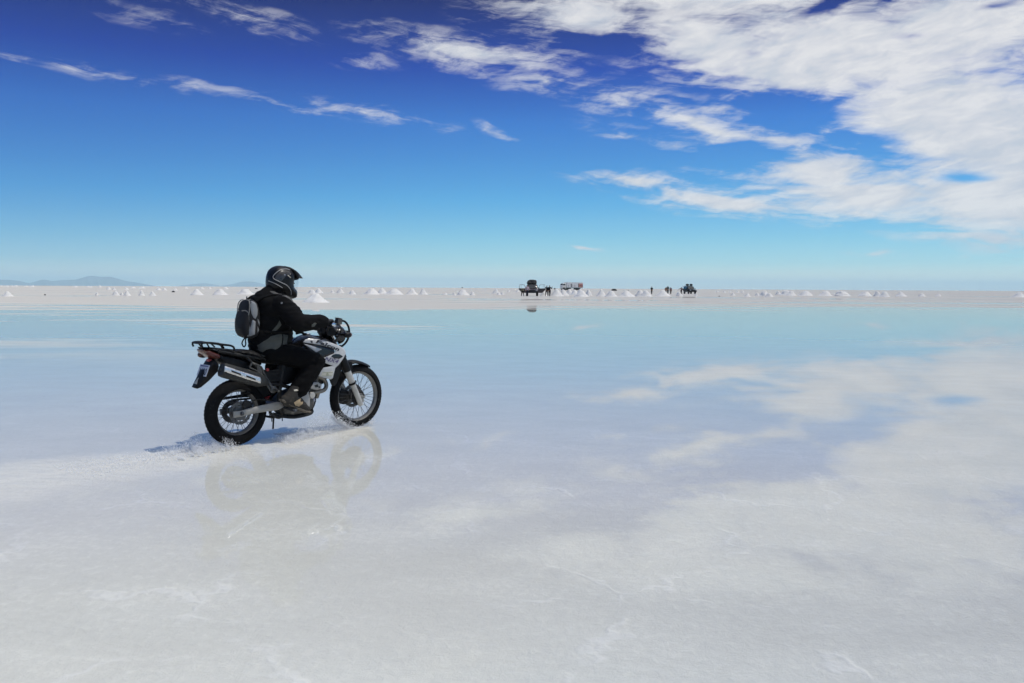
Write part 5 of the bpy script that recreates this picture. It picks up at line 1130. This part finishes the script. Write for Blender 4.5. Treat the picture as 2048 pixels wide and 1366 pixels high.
side_text('I',2.6,1.62,1.5,'frame'); side_text('S',1.15,1.62,1.95,'ink',.05); side_text('I',-.95,1.62,1.4,'frame'); side_text('WIA',-3.55,1.75,1.0,'darkeng',.02)
# ---- people
def figure(px,py,hpx,label,pose,shirt,trs,hair,seed=0):
    p=at(px,py); k=ppm(p); hgt=hpx/k; b=MB(); f={} 
    P=dict(head=(0,0,1.62),neck=(0,0,1.46),sh=.19,shz=1.40,hipz=.92,fl=(-.10,0,0),fr=(.10,0,0),kl=(-.10,-.02,.48),kr=(.10,-.02,.48),el=(-.27,.03,1.14),er=(.27,.03,1.14),hl=(-.25,-.06,.88),hr=(.25,-.06,.88),bend=(0,0,0)); P.update(pose)
    B=Vector(P['bend']); up=lambda v,t: Vector(v)+B*t
    b.chain([((0,0,P['hipz']),.15),(up((0,0,1.12),.4),.14),(up((0,0,1.32),.8),.155)]); b.chain([(up((0,0,1.34),.85),.11),(up(P['neck'],1),.06),(up(P['head'],1.15),.06)]); b.ell(up(P['head'],1.2),(.085,.100,.125)); b.cap(up(P['head'],1.2)+Vector((0,-.10,-.01)),up(P['head'],1.2)+Vector((0,-.115,-.03)),.014,.016)
    for sd,e_,h_ in((-1,'el','hl'),(1,'er','hr')):
        S=up((sd*P['sh'],0,P['shz']),.85); E_=Vector(P[e_]); H_=Vector(P[h_]); b.chain([(S,.075),(E_,.055),(H_,.040)]); d=(H_-E_).normalized(); b.ell(H_+d*.05,(.04,.03,.05))
        for q_ in range(4): o_=Vector(((q_-1.5)*.022,0,0)); b.cap(H_+d*.07+o_,H_+d*(.15+.01*(q_ in(1,2)))+o_,.012,.010,8,3)
        b.cap(H_+d*.03,H_+d*.09+Vector((-sd*.04,-.02,0)),.013,.011,8,3)
    for sd,kn,ft in((-1,'kl','fl'),(1,'kr','fr')):
        K=Vector(P[kn]); A=Vector(P[ft]); b.chain([((sd*.09,0,P['hipz']),.115),(K,.078),(A+Vector((0,.02,.09)),.055)]); b.chain([(A+Vector((0,.04,.045)),.045),(A+Vector((0,-.14,.04)),.040)])
    me=remesh(b,.014,2,'person',folds(.006,6,.004,12,(seed,2,1)))
    hz=up(P['head'],1.2); wz=P['hipz']+.02
    for m_ in (shirt,trs,M['skin'],hair,M['darkeng']): me.materials.append(m_)
    for pl in me.polygons:
        c=pl.center; hd=(c-hz).length
        if hd<.15 and c.z>hz.z-.12: i=3 if (c.y>hz.y-.055 or c.z>hz.z+.05) else 2
        elif any((c-Vector(P[h_])).length<.17 and (c-Vector(P[h_])).dot(Vector(P[h_])-Vector(P[e_]))>0 for e_,h_ in(('el','hl'),('er','hr'))): i=2
        elif c.z<.10: i=4
        elif c.z<wz and abs(c.x)<.34: i=1
        else: i=0
        pl.material_index=i
    o=bpy.data.objects.new('person',me); COL.objects.link(o); o.location=p; s_=hgt/1.745; o.scale=(s_,s_,s_); o['label']=label; o['category']='person'; return o
def fab(n,c): return pbr(n,c,.9,spec=.2,var=.2)
BLK=fab('black cloth',(.008,.008,.009)); DKB=fab('dark blue jeans',(.020,.024,.042)); PNK=fab('pale pink shirt',(.55,.44,.46)); KHA=fab('khaki jacket',(.20,.18,.12)); DKG=fab('dark olive coat',(.020,.022,.018)); RUS=fab('rust jacket',(.16,.045,.022)); TEA=fab('dark teal coat',(.012,.032,.036)); RED=fab('dark red jacket',(.12,.020,.022)); GRY=fab('grey trousers',(.05,.047,.045)); CRM=fab('pale trousers',(.45,.42,.36)); BRN=fab('brown trousers',(.07,.045,.038)); HAI=fab('dark hair',(.010,.009,.008))
figure(1054.3,591.2,22.5,'person in a pale pink shirt and dark jeans beside the maroon car',dict(er=(.25,-.12,1.16),hr=(.36,-.30,1.02),hl=(-.24,-.14,.92)),PNK,DKB,HAI,1)
figure(1045,591.2,20.5,'person in a khaki jacket bending forward at the left open door of the maroon car',dict(bend=(.05,-.42,-.34),hipz=.86,el=(-.20,-.34,.95),er=(.20,-.34,.95),hl=(-.12,-.46,.62),hr=(.16,-.46,.60),kl=(-.14,-.10,.46),kr=(.14,-.10,.46),fl=(-.20,0,0),fr=(.20,0,0)),KHA,BLK,HAI,2)
figure(1093.6,590.7,20.8,'black-clad person with hand on hip, the left of two standing right of the maroon car',dict(el=(-.42,.06,1.12),hl=(-.20,-.05,.98),fl=(-.24,0,0),kl=(-.18,-.02,.48),fr=(.16,0,0)),BLK,BLK,HAI,3)
figure(1099,591.2,21.6,'black-clad person with one arm raised, the right of two standing right of the maroon car',dict(er=(.36,.0,1.20),hr=(.40,-.10,1.46),hl=(-.20,-.1,.92),fr=(.06,0,0),fl=(-.08,.05,0)),BLK,BLK,HAI,4)
figure(1303.3,587.6,15.4,'person in a dark coat standing alone right of the low dark heap',dict(el=(-.22,.03,1.14),er=(.22,.03,1.14),hl=(-.14,-.12,.98),hr=(.14,-.12,.98),fl=(-.05,0,0),fr=(.05,0,0),kl=(-.06,0,.48),kr=(.06,0,.48)),DKG,DKG,HAI,5)
figure(1331.8,587.4,14.2,'person in a rust-coloured jacket, left of the group of three',dict(fl=(-.06,0,0),fr=(.06,0,0)),RUS,CRM,HAI,6)
figure(1335.6,587.2,16.2,'tallest person of the group of three, in a dark teal coat',dict(fl=(-.06,0,0),fr=(.06,0,0),hl=(-.12,-.12,1.0),hr=(.12,-.12,1.0)),TEA,TEA,HAI,7)
figure(1341.4,587.4,13.8,'person in a dark red jacket and brown trousers, right of the group of three',dict(fl=(-.06,0,0),fr=(.06,0,0),er=(.26,.1,1.16)),RED,BRN,HAI,8)
figure(1362.4,587.6,14.2,'person in a dark red jacket reaching one arm out left beside the black car',dict(el=(-.42,-.05,1.30),hl=(-.64,-.05,1.08),er=(.36,-.05,1.30),hr=(.56,-.05,1.24),fl=(-.05,0,0),fr=(.10,0,0)),RED,GRY,HAI,9)
